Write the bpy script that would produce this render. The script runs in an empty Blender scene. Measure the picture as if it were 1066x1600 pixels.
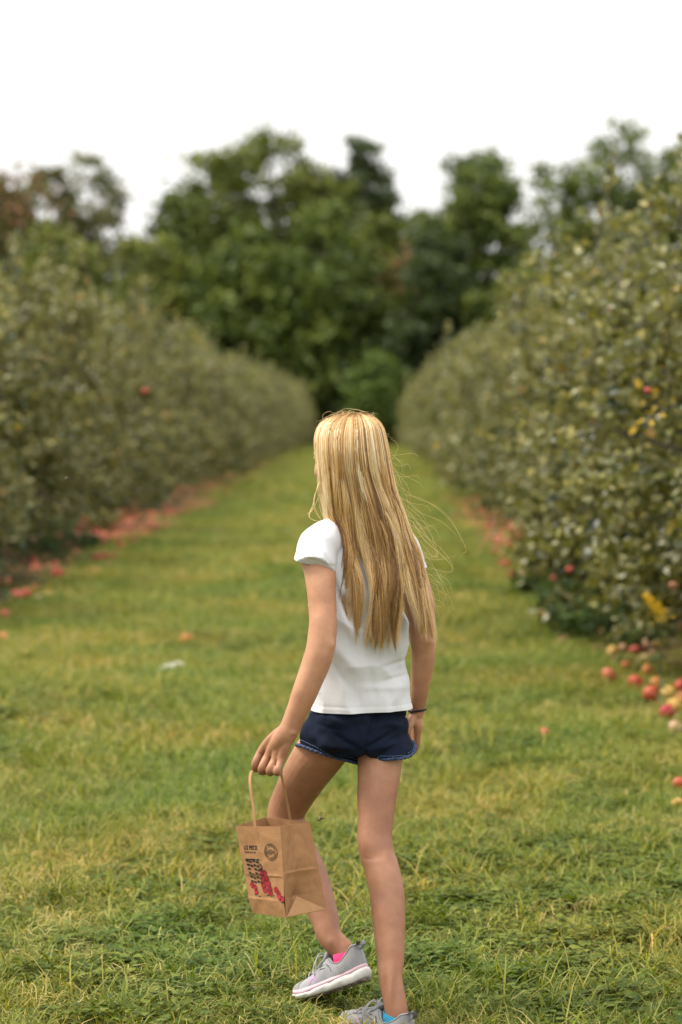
import bpy, bmesh, math, random
import numpy as np
from mathutils import Vector, Matrix, noise

random.seed(7)
RNG = np.random.default_rng(11)
SC = bpy.context.scene
COL = SC.collection
PI = math.pi

# ------------------------------------------------------------------ camera
CAM_H = 1.40
PITCH = math.atan(145 / 3775)
cam_d = bpy.data.cameras.new('camera')
cam = bpy.data.objects.new('camera', cam_d)
COL.objects.link(cam)
cam.location = (0, 0, CAM_H)
cam.rotation_euler = (PI / 2 - PITCH, 0, 0)
cam_d.sensor_fit = 'HORIZONTAL'
cam_d.sensor_width = 24.0
cam_d.lens = 85.0
cam_d.clip_start = 0.1
cam_d.clip_end = 2000
cam_d.dof.use_dof = True
cam_d.dof.focus_distance = 5.60
cam_d.dof.aperture_fstop = 3.0
cam_d.dof.aperture_blades = 9
SC.camera = cam

# ------------------------------------------------------------------ sky, sun, exposure (overcast)
SUN_EL, SUN_AZ = math.radians(52), math.radians(-82)      # from the left and slightly ahead
world = bpy.data.worlds.new('World')
SC.world = world
world.use_nodes = True
wn = world.node_tree.nodes
wl = world.node_tree.links
wn.clear()
w_out = wn.new('ShaderNodeOutputWorld')
w_bg = wn.new('ShaderNodeBackground')
w_sky = wn.new('ShaderNodeTexSky')
w_sky.sky_type = 'NISHITA'
w_sky.sun_disc = False
w_sky.sun_elevation = SUN_EL
w_sky.sun_rotation = SUN_AZ
w_sky.dust_density = 4.0
w_hsv = wn.new('ShaderNodeHueSaturation')
w_hsv.inputs['Saturation'].default_value = 0.10
w_mix = wn.new('ShaderNodeMix')
w_mix.data_type = 'RGBA'
w_mix.inputs[0].default_value = 0.88
# an even cloud deck: as under any overcast sky the zenith is three times as bright as the horizon
w_tc = wn.new('ShaderNodeTexCoord')
w_sep = wn.new('ShaderNodeSeparateXYZ')
wl.new(w_tc.outputs['Generated'], w_sep.inputs[0])
w_mr = wn.new('ShaderNodeMapRange')
w_mr.inputs['From Min'].default_value = 0.0
w_mr.inputs['From Max'].default_value = 1.0
w_mr.inputs['To Min'].default_value = 1 / 3
w_mr.inputs['To Max'].default_value = 1.0
wl.new(w_sep.outputs['Z'], w_mr.inputs['Value'])
w_sc = wn.new('ShaderNodeVectorMath')
w_sc.operation = 'SCALE'
w_sc.inputs[0].default_value = (15.3, 15.1, 14.75)
wl.new(w_mr.outputs['Result'], w_sc.inputs['Scale'])
wl.new(w_sc.outputs['Vector'], [i for i in w_mix.inputs if i.name == 'B' and i.type == 'RGBA'][0])
w_bg.inputs['Strength'].default_value = 0.10
wl.new(w_sky.outputs['Color'], w_hsv.inputs['Color'])
wl.new(w_hsv.outputs['Color'], [i for i in w_mix.inputs if i.name == 'A' and i.type == 'RGBA'][0])
wl.new([o for o in w_mix.outputs if o.type == 'RGBA'][0], w_bg.inputs['Color'])
wl.new(w_bg.outputs['Background'], w_out.inputs['Surface'])

sun_d = bpy.data.lights.new('sun', 'SUN')
sun_d.energy = 2.1
sun_d.angle = math.radians(14)
sun_d.color = (1.0, 0.92, 0.78)
sun = bpy.data.objects.new('sun', sun_d)
COL.objects.link(sun)
sun_dir = Vector((math.sin(SUN_AZ) * math.cos(SUN_EL), math.cos(SUN_AZ) * math.cos(SUN_EL), math.sin(SUN_EL)))
sun.rotation_euler = sun_dir.to_track_quat('Z', 'Y').to_euler()
sun.location = (-20, 10, 40)

SC.view_settings.view_transform = 'Standard'
SC.view_settings.look = 'None'
SC.view_settings.gamma = 1.0
SC.view_settings.use_curve_mapping = False
SC.view_settings.exposure = 1.05
SC.render.engine = 'CYCLES'
SC.cycles.use_denoising = True
SC.cycles.max_bounces = 8
SC.cycles.transparent_max_bounces = 8
SC.cycles.sample_clamp_indirect = 6

# ------------------------------------------------------------------ helpers
CP, SP = math.cos(PITCH), math.sin(PITCH)

def ray(px, py):
    a, b = (px - 533) / 3775.0, (800 - py) / 3775.0
    return Vector((a, CP + b * SP, -SP + b * CP))

def at(px, py, Y):
    """World point seen at a pixel of the photograph, at distance Y along the lane."""
    r = ray(px, py)
    s = Y / r.y
    return Vector((r.x * s, Y, CAM_H + r.z * s))

def on_plane(px, py, z):
    r = ray(px, py)
    s = (z - CAM_H) / r.z
    return Vector((r.x * s, r.y * s, z))

def lane_x(off, y):
    return off + 0.0125 * y

def tag(o, label=None, cat=None, group=None, kind=None):
    if label: o['label'] = label
    if cat: o['category'] = cat
    if group: o['group'] = group
    if kind: o['kind'] = kind
    return o

def empty(name, loc=(0, 0, 0), parent=None):
    o = bpy.data.objects.new(name, None)
    o.empty_display_size = 0.1
    COL.objects.link(o)
    o.location = loc
    if parent: o.parent = parent
    return o

def link(name, me, mat=None, parent=None, smooth=True):
    o = bpy.data.objects.new(name, me)
    COL.objects.link(o)
    if mat is not None and len(me.materials) == 0:
        me.materials.append(mat)
    if smooth:
        me.polygons.foreach_set('use_smooth', np.ones(len(me.polygons), dtype=bool))
    if parent:
        o.parent = parent
        o.matrix_parent_inverse = parent.matrix_basis.inverted()
    return o

def np_mesh(name, verts, faces, attrs=None, smooth=False):
    """verts (N,3); faces (M,k) all of k corners; attrs: {name: float per vertex}"""
    verts = np.asarray(verts, dtype=np.float32)
    faces = np.asarray(faces, dtype=np.int32)
    me = bpy.data.meshes.new(name)
    k = faces.shape[1]
    me.vertices.add(len(verts))
    me.vertices.foreach_set('co', verts.ravel())
    me.loops.add(faces.size)
    me.loops.foreach_set('vertex_index', faces.ravel())
    me.polygons.add(len(faces))
    me.polygons.foreach_set('loop_start', np.arange(0, faces.size, k, dtype=np.int32))
    me.polygons.foreach_set('loop_total', np.full(len(faces), k, dtype=np.int32))
    me.polygons.foreach_set('use_smooth', np.full(len(faces), smooth, dtype=bool))
    me.update(calc_edges=True)
    for n, v in (attrs or {}).items():
        a = me.attributes.new(n, 'FLOAT', 'POINT')
        a.data.foreach_set('value', np.asarray(v, dtype=np.float32))
    return me

def bm_mesh(name, bm, smooth=True):
    me = bpy.data.meshes.new(name)
    bm.normal_update()
    bm.to_mesh(me)
    bm.free()
    if smooth:
        me.polygons.foreach_set('use_smooth', np.ones(len(me.polygons), dtype=bool))
    return me

def catmull(pts, n):
    """n samples along a Catmull-Rom curve through rows of pts (any dimension)."""
    P = np.asarray(pts, dtype=float)
    m = len(P)
    if m == 2:
        t = np.linspace(0, 1, n)[:, None]
        return P[0] * (1 - t) + P[1] * t
    Q = np.vstack([2 * P[0] - P[1], P, 2 * P[-1] - P[-2]])
    out = []
    for s in np.linspace(0, m - 1, n):
        i = min(int(s), m - 2)
        t = s - i
        p0, p1, p2, p3 = Q[i], Q[i + 1], Q[i + 2], Q[i + 3]
        out.append(0.5 * (2 * p1 + (p2 - p0) * t + (2 * p0 - 5 * p1 + 4 * p2 - p3) * t * t + (3 * p1 - p0 - 3 * p2 + p3) * t ** 3))
    return np.array(out)

def loft(bm, rings, side=(1, 0, 0), seg=24, cap=True, fixed=False):
    """rings: (centre, half width along side, half depth across). Returns vertex rings."""
    side = Vector(side)
    cs = [Vector(r[0]) for r in rings]
    out = []
    for i, r in enumerate(rings):
        t = (cs[min(i + 1, len(cs) - 1)] - cs[max(i - 1, 0)])
        t = Vector((0, 0, -1)) if fixed else t.normalized()
        x = (side - t * side.dot(t)).normalized()
        y = t.cross(x)
        ex = r[3] if len(r) > 3 else 2.0
        ring = []
        for k in range(seg):
            a = 2 * PI * k / seg
            c, s = math.cos(a), math.sin(a)
            c = math.copysign(abs(c) ** (2 / ex), c)
            s = math.copysign(abs(s) ** (2 / ex), s)
            ring.append(bm.verts.new(cs[i] + x * (r[1] * c) + y * (r[2] * s)))
        out.append(ring)
    for a, b in zip(out, out[1:]):
        for k in range(seg):
            bm.faces.new((a[k], a[(k + 1) % seg], b[(k + 1) % seg], b[k]))
    if cap:
        bm.faces.new(list(reversed(out[0])))
        bm.faces.new(out[-1])
    return out

def tube(bm, pts, radii, seg=8, samples=None, cap=True, side=None):
    """round tube through points; radii per point or one number"""
    pts = [Vector(p) for p in pts]
    if not hasattr(radii, '__len__'): radii = [radii] * len(pts)
    if samples:
        S = catmull([list(p) + [r] for p, r in zip(pts, radii)], samples)
        pts = [Vector(s[:3]) for s in S]
        radii = [max(1e-5, s[3]) for s in S]
    d = (pts[-1] - pts[0])
    if side is None:
        side = Vector((1, 0, 0)) if abs(d.normalized().x) < 0.7 else Vector((0, 1, 0))
    x = Vector(side)
    out = []
    for i, p in enumerate(pts):
        t = (pts[min(i + 1, len(pts) - 1)] - pts[max(i - 1, 0)])
        t = t.normalized() if t.length > 1e-9 else Vector((0, 0, 1))
        x2 = x - t * x.dot(t)
        if x2.length < 1e-4:
            x2 = t.orthogonal()
        x = x2.normalized()
        y = t.cross(x)
        out.append([bm.verts.new(p + (x * math.cos(2 * PI * k / seg) + y * math.sin(2 * PI * k / seg)) * radii[i]) for k in range(seg)])
    for a, b in zip(out, out[1:]):
        for k in range(seg):
            bm.faces.new((a[k], a[(k + 1) % seg], b[(k + 1) % seg], b[k]))
    if cap:
        bm.faces.new(list(reversed(out[0])))
        bm.faces.new(out[-1])
    return out

def ball(bm, c, r, rot=None, u=20, v=14):
    res = bmesh.ops.create_uvsphere(bm, u_segments=u, v_segments=v, radius=1.0)
    M = Matrix.Translation(Vector(c)) @ (rot.to_4x4() if rot else Matrix()) @ Matrix.Diagonal((r[0], r[1], r[2], 1))
    bmesh.ops.transform(bm, matrix=M, verts=res['verts'])

def fuse(name, bm, voxel, smooth_it, factor=0.5):
    """union of the closed shapes in bm as one continuous smooth surface"""
    bmesh.ops.recalc_face_normals(bm, faces=bm.faces[:])
    me = bm_mesh(name, bm)
    o = bpy.data.objects.new(name + '_build', me)
    COL.objects.link(o)
    m = o.modifiers.new('r', 'REMESH'); m.mode = 'VOXEL'; m.voxel_size = voxel; m.use_smooth_shade = True
    s = o.modifiers.new('s', 'SMOOTH'); s.iterations = smooth_it; s.factor = factor
    dg = bpy.context.evaluated_depsgraph_get()
    res = bpy.data.meshes.new_from_object(o.evaluated_get(dg))
    res.name = name
    bpy.data.objects.remove(o)
    bpy.data.meshes.remove(me)
    return res

def coords(me):
    a = np.empty(len(me.vertices) * 3, dtype=np.float32)
    me.vertices.foreach_get('co', a)
    return a.reshape(-1, 3)

def normals(me):
    a = np.empty(len(me.vertices) * 3, dtype=np.float32)
    me.vertex_normals.foreach_get('vector', a)
    return a.reshape(-1, 3)

def set_coords(me, a):
    me.vertices.foreach_set('co', np.asarray(a, dtype=np.float32).ravel())
    me.update()

# ------------------------------------------------------------------ materials
def new_mat(name):
    m = bpy.data.materials.new(name)
    m.use_nodes = True
    nt = m.node_tree
    b = nt.nodes['Principled BSDF']
    return m, nt, b

def N(nt, kind, **kw):
    n = nt.nodes.new(kind)
    for k, v in kw.items():
        if k in n.inputs: n.inputs[k].default_value = v
        else: setattr(n, k, v)
    return n

def ramp(nt, stops, interp='LINEAR'):
    r = nt.nodes.new('ShaderNodeValToRGB')
    cr = r.color_ramp
    cr.interpolation = interp
    while len(cr.elements) > 1: cr.elements.remove(cr.elements[-1])
    for i, (p, c) in enumerate(stops):
        e = cr.elements[0] if i == 0 else cr.elements.new(p)
        e.position = p
        e.color = (*c, 1)
    return r

def mixc(nt, fac, a, b, mode='MIX'):
    m = nt.nodes.new('ShaderNodeMix')
    m.data_type = 'RGBA'
    m.blend_type = mode
    for key, v in (('Factor', fac), ('A', a), ('B', b)):
        s = m.inputs[key] if key == 'Factor' else [i for i in m.inputs if i.name == key and i.type == 'RGBA'][0]
        if hasattr(v, 'is_linked') or hasattr(v, 'links'): nt.links.new(v, s)
        else: s.default_value = v if key == 'Factor' else (*v, 1)
    return [o for o in m.outputs if o.type == 'RGBA'][0]

def tex_noise(nt, scale, detail=4, rough=0.55, coord='Object', stretch=None):
    tc = nt.nodes.new('ShaderNodeTexCoord')
    src = tc.outputs[coord]
    if coord == 'World':
        g = nt.nodes.new('ShaderNodeNewGeometry'); src = g.outputs['Position']
    if stretch:
        mp = nt.nodes.new('ShaderNodeMapping')
        mp.inputs['Scale'].default_value = stretch
        nt.links.new(src, mp.inputs['Vector'])
        src = mp.outputs['Vector']
    n = nt.nodes.new('ShaderNodeTexNoise')
    n.inputs['Scale'].default_value = scale
    n.inputs['Detail'].default_value = detail
    n.inputs['Roughness'].default_value = rough
    nt.links.new(src, n.inputs['Vector'])
    return n.outputs['Fac']

def world_noise(nt, scale, detail=3):
    g = nt.nodes.new('ShaderNodeNewGeometry')
    n = nt.nodes.new('ShaderNodeTexNoise')
    n.inputs['Scale'].default_value = scale
    n.inputs['Detail'].default_value = detail
    nt.links.new(g.outputs['Position'], n.inputs['Vector'])
    return n.outputs['Fac']

def bump(nt, b, height, strength=0.3, dist=0.002):
    n = nt.nodes.new('ShaderNodeBump')
    n.inputs['Strength'].default_value = strength
    n.inputs['Distance'].default_value = dist
    nt.links.new(height, n.inputs['Height'])
    nt.links.new(n.outputs['Normal'], b.inputs['Normal'])

def simple(name, col, rough=0.6, var=0.12, scale=30, bmp=0.2, spec=0.4, dist=0.001, stretch=None):
    m, nt, b = new_mat(name)
    f = tex_noise(nt, scale, stretch=stretch)
    lo = tuple(max(0, c * (1 - var)) for c in col)
    hi = tuple(min(1, c * (1 + var)) for c in col)
    r = ramp(nt, [(0.3, lo), (0.7, hi)])
    nt.links.new(f, r.inputs['Fac'])
    nt.links.new(r.outputs['Color'], b.inputs['Base Color'])
    b.inputs['Roughness'].default_value = rough
    b.inputs['Specular IOR Level'].default_value = spec
    if bmp: bump(nt, b, f, bmp, dist)
    return m

def leaf_mat(name, top, under, tone_stops, transl=0.25, rough=0.45, spec=0.4, worldvar=None):
    """tone attribute picks the colour of each leaf; undersides are paler"""
    m, nt, b = new_mat(name)
    a = nt.nodes.new('ShaderNodeAttribute'); a.attribute_name = 'tone'
    r = ramp(nt, tone_stops)
    nt.links.new(a.outputs['Fac'], r.inputs['Fac'])
    col = r.outputs['Color']
    if worldvar:
        sc, lo, hi = worldvar
        wr = ramp(nt, [(0.35, lo), (0.65, hi)])
        nt.links.new(world_noise(nt, sc), wr.inputs['Fac'])
        col = mixc(nt, 1.0, col, wr.outputs['Color'], 'MULTIPLY')
    g = nt.nodes.new('ShaderNodeNewGeometry')
    c2 = mixc(nt, under[1], col, under[0])
    fin = mixc(nt, g.outputs['Backfacing'], col, c2)
    nt.links.new(fin, b.inputs['Base Color'])
    b.inputs['Roughness'].default_value = rough
    b.inputs['Specular IOR Level'].default_value = spec
    if transl:
        t = nt.nodes.new('ShaderNodeBsdfTranslucent')
        tcol = mixc(nt, 1.0, fin, (1.25, 1.3, 0.55), 'MULTIPLY')
        nt.links.new(tcol, t.inputs['Color'])
        mx = nt.nodes.new('ShaderNodeMixShader')
        mx.inputs['Fac'].default_value = transl
        nt.links.new(b.outputs['BSDF'], mx.inputs[1])
        nt.links.new(t.outputs['BSDF'], mx.inputs[2])
        nt.links.new(mx.outputs['Shader'], nt.nodes['Material Output'].inputs['Surface'])
    return m

# ------------------------------------------------------------------ ground
def gz(x, y):
    x = np.asarray(x, dtype=float); y = np.asarray(y, dtype=float)
    w = np.clip((y - 7.5) / 8, 0, 1)
    return w * (0.022 * np.sin(x * 1.7 + 0.6 * y) * np.sin(y * 0.83 + 1.0) + 0.02 * np.sin(0.31 * y + x * 0.7))

def axis(lo, hi, near_lo, near_hi, step, n_far=14):
    a = np.arange(near_lo, near_hi + 1e-6, step)
    l = near_lo - np.geomspace(step, near_lo - lo, n_far)[::-1] if near_lo > lo else []
    r = near_hi + np.geomspace(step, hi - near_hi, n_far)
    return np.concatenate([l, a, r])

def sheet(name, xs, ys, zoff=0.0, mat=None, fn=None):
    X, Y = np.meshgrid(xs, ys)
    Z = gz(X, Y) * np.clip((140 - Y) / 40, 0, 1) + zoff
    if fn is not None: X, Z = fn(X, Y, Z)
    V = np.stack([X.ravel(), Y.ravel(), Z.ravel()], 1)
    nx, ny = len(xs), len(ys)
    i = (np.arange(ny - 1)[:, None] * nx + np.arange(nx - 1)[None, :]).ravel()
    F = np.stack([i, i + 1, i + nx + 1, i + nx], 1)
    return link(name, np_mesh(name, V, F, smooth=True), mat)

m, nt, b = new_mat('meadow_ground')
soil = ramp(nt, [(0.3, (0.026, 0.021, 0.010)), (0.7, (0.070, 0.056, 0.026))])
nt.links.new(world_noise(nt, 30, 6), soil.inputs['Fac'])
turf = ramp(nt, [(0.30, (0.125, 0.165, 0.022)), (0.55, (0.195, 0.216, 0.035)), (0.8, (0.300, 0.260, 0.066))])
nt.links.new(world_noise(nt, 0.55, 5), turf.inputs['Fac'])
gsep = nt.nodes.new('ShaderNodeSeparateXYZ'); ggeo = nt.nodes.new('ShaderNodeNewGeometry')
nt.links.new(ggeo.outputs['Position'], gsep.inputs[0])
gmr = nt.nodes.new('ShaderNodeMapRange')
gmr.inputs['From Min'].default_value = 9; gmr.inputs['From Max'].default_value = 30
gmr.inputs['To Min'].default_value = 0.35; gmr.inputs['To Max'].default_value = 0.92
nt.links.new(gsep.outputs['Y'], gmr.inputs['Value'])
nt.links.new(mixc(nt, gmr.outputs['Result'], soil.outputs['Color'], turf.outputs['Color']), b.inputs['Base Color'])
b.inputs['Roughness'].default_value = 0.95
b.inputs['Specular IOR Level'].default_value = 0.1
bump(nt, b, world_noise(nt, 60, 6), 0.8, 0.02)
M_GROUND = m

ground = sheet('ground', axis(-700, 700, -9, 9, 0.5), axis(-60, 1400, -2, 90, 0.5), 0.0, M_GROUND)
tag(ground, kind='structure')

m, nt, b = new_mat('orchard_soil')
r = ramp(nt, [(0.25, (0.028, 0.018, 0.009)), (0.5, (0.058, 0.036, 0.018)), (0.75, (0.11, 0.070, 0.036))])
nt.links.new(world_noise(nt, 7, 8), r.inputs['Fac'])
nt.links.new(r.outputs['Color'], b.inputs['Base Color'])
b.inputs['Roughness'].default_value = 0.95
b.inputs['Specular IOR Level'].default_value = 0.05
bump(nt, b, world_noise(nt, 45, 6), 1.0, 0.03)
M_SOIL = m

def strip_fn(x0, x1):
    def f(X, Y, Z):
        t = (X - 0) / 1.0
        wob = np.array([[0.16 * noise.fractal(Vector((s * 9.0 + x0, y * 0.45, 0)), 1.0, 2.0, 3) for s in (0, 1)] for y in Y[:, 0]])
        near = np.clip((19 - Y[:, :1]) / 5, 0, 1) * (.20 if x0 > 0 else 0)
        L = x0 + wob[:, :1] - near; R = x1 + wob[:, 1:]
        return (L * (1 - t) + R * t) + 0.0125 * Y, Z + 0.02 * np.sin(PI * t) + 0 * Y
    return f
for x0, x1 in ((-4.5, -2.72), (1.42, 3.2)):
    s = sheet('soil_strip', np.linspace(0, 1, 9), np.concatenate([np.arange(4, 60, 0.4), np.arange(60, 135, 2)]), 0.006, M_SOIL, strip_fn(x0, x1))
    tag(s, kind='structure')

# ------------------------------------------------------------------ grass: small tufts repeated over the meadow as one mass
def blades(n, rad, lmin, lmax, wmin, wmax, lean, tone_lo, tone_hi, rng, straw=0.0, flat=0.0):
    az = rng.uniform(0, 2 * PI, n)
    rr = rad * np.sqrt(rng.uniform(0, 1, n)); pa = rng.uniform(0, 2 * PI, n)
    base = np.stack([rr * np.cos(pa), rr * np.sin(pa), rng.uniform(0, flat, n) if flat else np.zeros(n)], 1)
    L = rng.uniform(lmin, lmax, n); W = rng.uniform(wmin, wmax, n)
    th0 = np.abs(rng.normal(0, 0.45, n)) + lean * 0.4
    th1 = th0 + rng.uniform(0.2, 1.0, n) + lean * 0.7
    d = np.stack([np.cos(az), np.sin(az), 0 * az], 1)
    tw = az + PI / 2 + rng.normal(0, 0.6, n)
    sd = np.stack([np.cos(tw), np.sin(tw), 0 * az], 1)
    pts = [base]; p = base.copy()
    for k in range(3):
        th = th0 + (th1 - th0) * (k / 2.0)
        p = p + (d * np.sin(th)[:, None] + np.array([0, 0, 1]) * np.cos(th)[:, None]) * (L / 3)[:, None]
        pts.append(p.copy())
    for q in pts: q[:, 2] = np.maximum(q[:, 2], 0.002)
    ws = [0.75, 1.0, 0.75]
    V = np.stack([pts[0] - sd * (W * ws[0] / 2)[:, None], pts[0] + sd * (W * ws[0] / 2)[:, None],
                  pts[1] - sd * (W * ws[1] / 2)[:, None], pts[1] + sd * (W * ws[1] / 2)[:, None],
                  pts[2] - sd * (W * ws[2] / 2)[:, None], pts[2] + sd * (W * ws[2] / 2)[:, None], pts[3]], 1)
    tri = np.array([[0, 1, 3], [0, 3, 2], [2, 3, 5], [2, 5, 4], [4, 5, 6]])
    F = (np.arange(n) * 7)[:, None, None] + tri[None]
    tone = rng.uniform(tone_lo, tone_hi, n)
    st = rng.uniform(0, 1, n) < straw
    tone[st] = rng.uniform(0.86, 1.0, st.sum())
    return V.reshape(-1, 3), F.reshape(-1, 3), np.repeat(tone, 7)

LEAF_OUT = np.array([[0, 0], [-.32, .22], [-.42, .55], [-.24, .85], [0, 1], [.24, .85], [.42, .55], [.32, .22]])
def broad_leaves(pos, dirs, nrm, size, width, tone, fold=0.25, droop=0.25):
    """ovate leaves: pos (N,3), dirs (N,3) along the leaf, nrm (N,3) rough up, size (N,)"""
    n = len(pos)
    dirs = dirs / np.linalg.norm(dirs, axis=1, keepdims=True)
    sd = np.cross(dirs, nrm); sd /= np.maximum(np.linalg.norm(sd, axis=1, keepdims=True), 1e-6)
    up = np.cross(sd, dirs)
    # points: base, l1, l2, tip, r2, r1, mid
    prof = [(0, 0), (-.40, .32), (-.36, .68), (0, 1), (.36, .68), (.40, .32), (0, .5)]
    vs = []
    for (u, v) in prof:
        h = fold * abs(u) - droop * v * v
        vs.append(pos + sd * (u * width * size)[:, None] + dirs * (v * size)[:, None] + up * (h * size)[:, None])
    V = np.stack(vs, 1)
    tri = np.array([[0, 6, 1], [1, 6, 2], [2, 6, 3], [3, 6, 4], [4, 6, 5], [5, 6, 0]])
    F = (np.arange(n) * 7)[:, None, None] + tri[None]
    return V.reshape(-1, 3), F.reshape(-1, 3), np.repeat(tone, 7)

def merge(parts):
    V, F, T, o = [], [], [], 0
    for v, f, t in parts:
        V.append(v); F.append(f + o); T.append(t); o += len(v)
    return np.concatenate(V), np.concatenate(F), np.concatenate(T)

def rosette(n, smin, smax, rng, tone, rad=0.0, z=0.01, lift=0.35, width=1.0):
    az = rng.uniform(0, 2 * PI, n)
    th = rng.uniform(0.05, lift, n)
    d = np.stack([np.cos(az) * np.cos(th), np.sin(az) * np.cos(th), np.sin(th)], 1)
    rr = rad * np.sqrt(rng.uniform(0, 1, n)); pa = rng.uniform(0, 2 * PI, n)
    pos = np.stack([rr * np.cos(pa), rr * np.sin(pa), rng.uniform(0.004, z, n)], 1)
    nrm = np.stack([rng.normal(0, .25, n), rng.normal(0, .25, n), np.ones(n)], 1)
    s = rng.uniform(smin, smax, n)
    return broad_leaves(pos, d, nrm, s, np.full(n, width), rng.uniform(tone[0], tone[1], n))

def clover(n, rad, rng, tone, size=(0.009, 0.014)):
    out = []
    rr = rad * np.sqrt(rng.uniform(0, 1, n)); pa = rng.uniform(0, 2 * PI, n)
    c = np.stack([rr * np.cos(pa), rr * np.sin(pa), rng.uniform(0.012, 0.045, n)], 1)
    tl = rng.uniform(tone[0], tone[1], n); s = rng.uniform(size[0], size[1], n); a0 = rng.uniform(0, 2 * PI, n)
    tilt = np.stack([rng.normal(0, .28, n), rng.normal(0, .28, n), np.ones(n)], 1)
    for k in range(3):
        a = a0 + k * 2 * PI / 3
        d = np.stack([np.cos(a), np.sin(a), 0.1 + 0 * a], 1)
        out.append(broad_leaves(c, d, tilt, s, np.full(n, 1.25), tl, fold=0.15, droop=0.1))
    return merge(out)

rg = np.random.default_rng(5)
GRASS_STOPS = [(0.0, (0.022, 0.046, 0.004)), (0.35, (0.090, 0.125, 0.014)), (0.65, (0.215, 0.234, 0.042)), (0.82, (0.310, 0.280, 0.075)), (0.92, (0.420, 0.330, 0.140)), (1.0, (0.52, 0.41, 0.21))]
M_GRASS = leaf_mat('grass_blades', None, ((0.16, 0.18, 0.06), 0.25), GRASS_STOPS, 0.3, 0.55, 0.16, (0.9, (0.80, 1.02, 0.75), (1.50, 1.20, 1.08)))
TUFT = []
def tuft(v, f, t): TUFT.append(np_mesh('grass_tuft', v, f, {'tone': t})); TUFT[-1].materials.append(M_GRASS)
for s in range(3):                                         # fine mown grass, leaning and tangled
    tuft(*merge([blades(95, 0.085, 0.03, 0.085, 0.0018, 0.0034, 0.7, 0.08, 0.75, rg, 0.10)]))
for s in range(2):                                         # coarser brighter blades
    tuft(*merge([blades(34, 0.06, 0.06, 0.13, 0.003, 0.0055, 0.5, 0.25, 0.8, rg, 0.05), blades(40, 0.085, 0.03, 0.06, 0.002, 0.003, 0.8, 0.1, 0.6, rg, 0.1)]))
tuft(*merge([clover(34, 0.08, rg, (0.12, 0.50)), blades(22, 0.08, 0.03, 0.08, 0.002, 0.0035, 0.6, 0.1, 0.7, rg, 0.1)]))
tuft(*merge([clover(46, 0.09, rg, (0.05, 0.42), (0.010, 0.017)), rosette(5, 0.02, 0.04, rg, (0.2, 0.5), 0.06, 0.03)]))
tuft(*merge([rosette(9, 0.035, 0.075, rg, (0.12, 0.45), 0.012, 0.02, 0.5, 0.75), blades(20, 0.08, 0.03, 0.08, 0.002, 0.0035, 0.6, 0.1, 0.7, rg, 0.1)]))
tuft(*merge([blades(34, 0.09, 0.05, 0.12, 0.0015, 0.003, 1.3, 0.82, 1.0, rg, 0.8, 0.03), blades(26, 0.08, 0.03, 0.07, 0.002, 0.003, 0.7, 0.2, 0.7, rg, 0.1)]))
tuft(*merge([blades(7, 0.05, 0.12, 0.22, 0.003, 0.005, 0.2, 0.45, 0.9, rg, 0.15), blades(30, 0.08, 0.04, 0.07, 0.002, 0.003, 0.7, 0.2, 0.7, rg, 0.1)]))
tuft(*merge([blades(170, 0.16, 0.03, 0.08, 0.0022, 0.004, 0.7, 0.15, 0.8, rg, 0.10)]))      # wide patch for the distance

def gn_scatter(o, sources, attr_prefix='i'):
    """repeat small plants on the points of o: point attributes pick, turn, size"""
    g = bpy.data.node_groups.new('scatter', 'GeometryNodeTree')
    g.interface.new_socket('Geometry', in_out='INPUT', socket_type='NodeSocketGeometry')
    g.interface.new_socket('Geometry', in_out='OUTPUT', socket_type='NodeSocketGeometry')
    gi = g.nodes.new('NodeGroupInput'); go = g.nodes.new('NodeGroupOutput')
    def named(n, t):
        a = g.nodes.new('GeometryNodeInputNamedAttribute'); a.data_type = t; a.inputs['Name'].default_value = n
        return a.outputs['Attribute']
    pick, turn, size = named('pick', 'INT'), named('turn', 'FLOAT_VECTOR'), named('size', 'FLOAT')
    join = g.nodes.new('GeometryNodeJoinGeometry')
    for k, so in enumerate(sources):
        cmp = g.nodes.new('FunctionNodeCompare'); cmp.data_type = 'INT'; cmp.operation = 'EQUAL'
        ins = [s for s in cmp.inputs if s.type == 'INT']
        g.links.new(pick, ins[0]); ins[1].default_value = k
        oi = g.nodes.new('GeometryNodeObjectInfo'); oi.inputs['Object'].default_value = so; oi.inputs['As Instance'].default_value = True
        ip = g.nodes.new('GeometryNodeInstanceOnPoints')
        g.links.new(gi.outputs[0], ip.inputs['Points']); g.links.new(cmp.outputs[0], ip.inputs['Selection'])
        g.links.new(oi.outputs['Geometry'], ip.inputs['Instance'])
        e2r = g.nodes.new('FunctionNodeEulerToRotation'); g.links.new(turn, e2r.inputs[0])
        g.links.new(e2r.outputs[0], ip.inputs['Rotation']); g.links.new(size, ip.inputs['Scale'])
        g.links.new(ip.outputs[0], join.inputs[0])
    g.links.new(join.outputs[0], go.inputs[0])
    mod = o.modifiers.new('scatter', 'NODES'); mod.node_group = g

def scatter_object(name, P, pick, size, sources, rng, tilt=0.12):
    me = bpy.data.meshes.new(name)
    me.vertices.add(len(P)); me.vertices.foreach_set('co', np.asarray(P, dtype=np.float32).ravel())
    a = me.attributes.new('pick', 'INT', 'POINT'); a.data.foreach_set('value', pick.astype(np.int32))
    a = me.attributes.new('size', 'FLOAT', 'POINT'); a.data.foreach_set('value', size.astype(np.float32))
    t = np.stack([rng.normal(0, tilt, len(P)), rng.normal(0, tilt, len(P)), rng.uniform(0, 2 * PI, len(P))], 1)
    a = me.attributes.new('turn', 'FLOAT_VECTOR', 'POINT'); a.data.foreach_set('vector', t.astype(np.float32).ravel())
    o = bpy.data.objects.new(name, me); COL.objects.link(o)
    src = [bpy.data.objects.new(s.name, s) for s in sources]
    gn_scatter(o, src)
    return o

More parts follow.
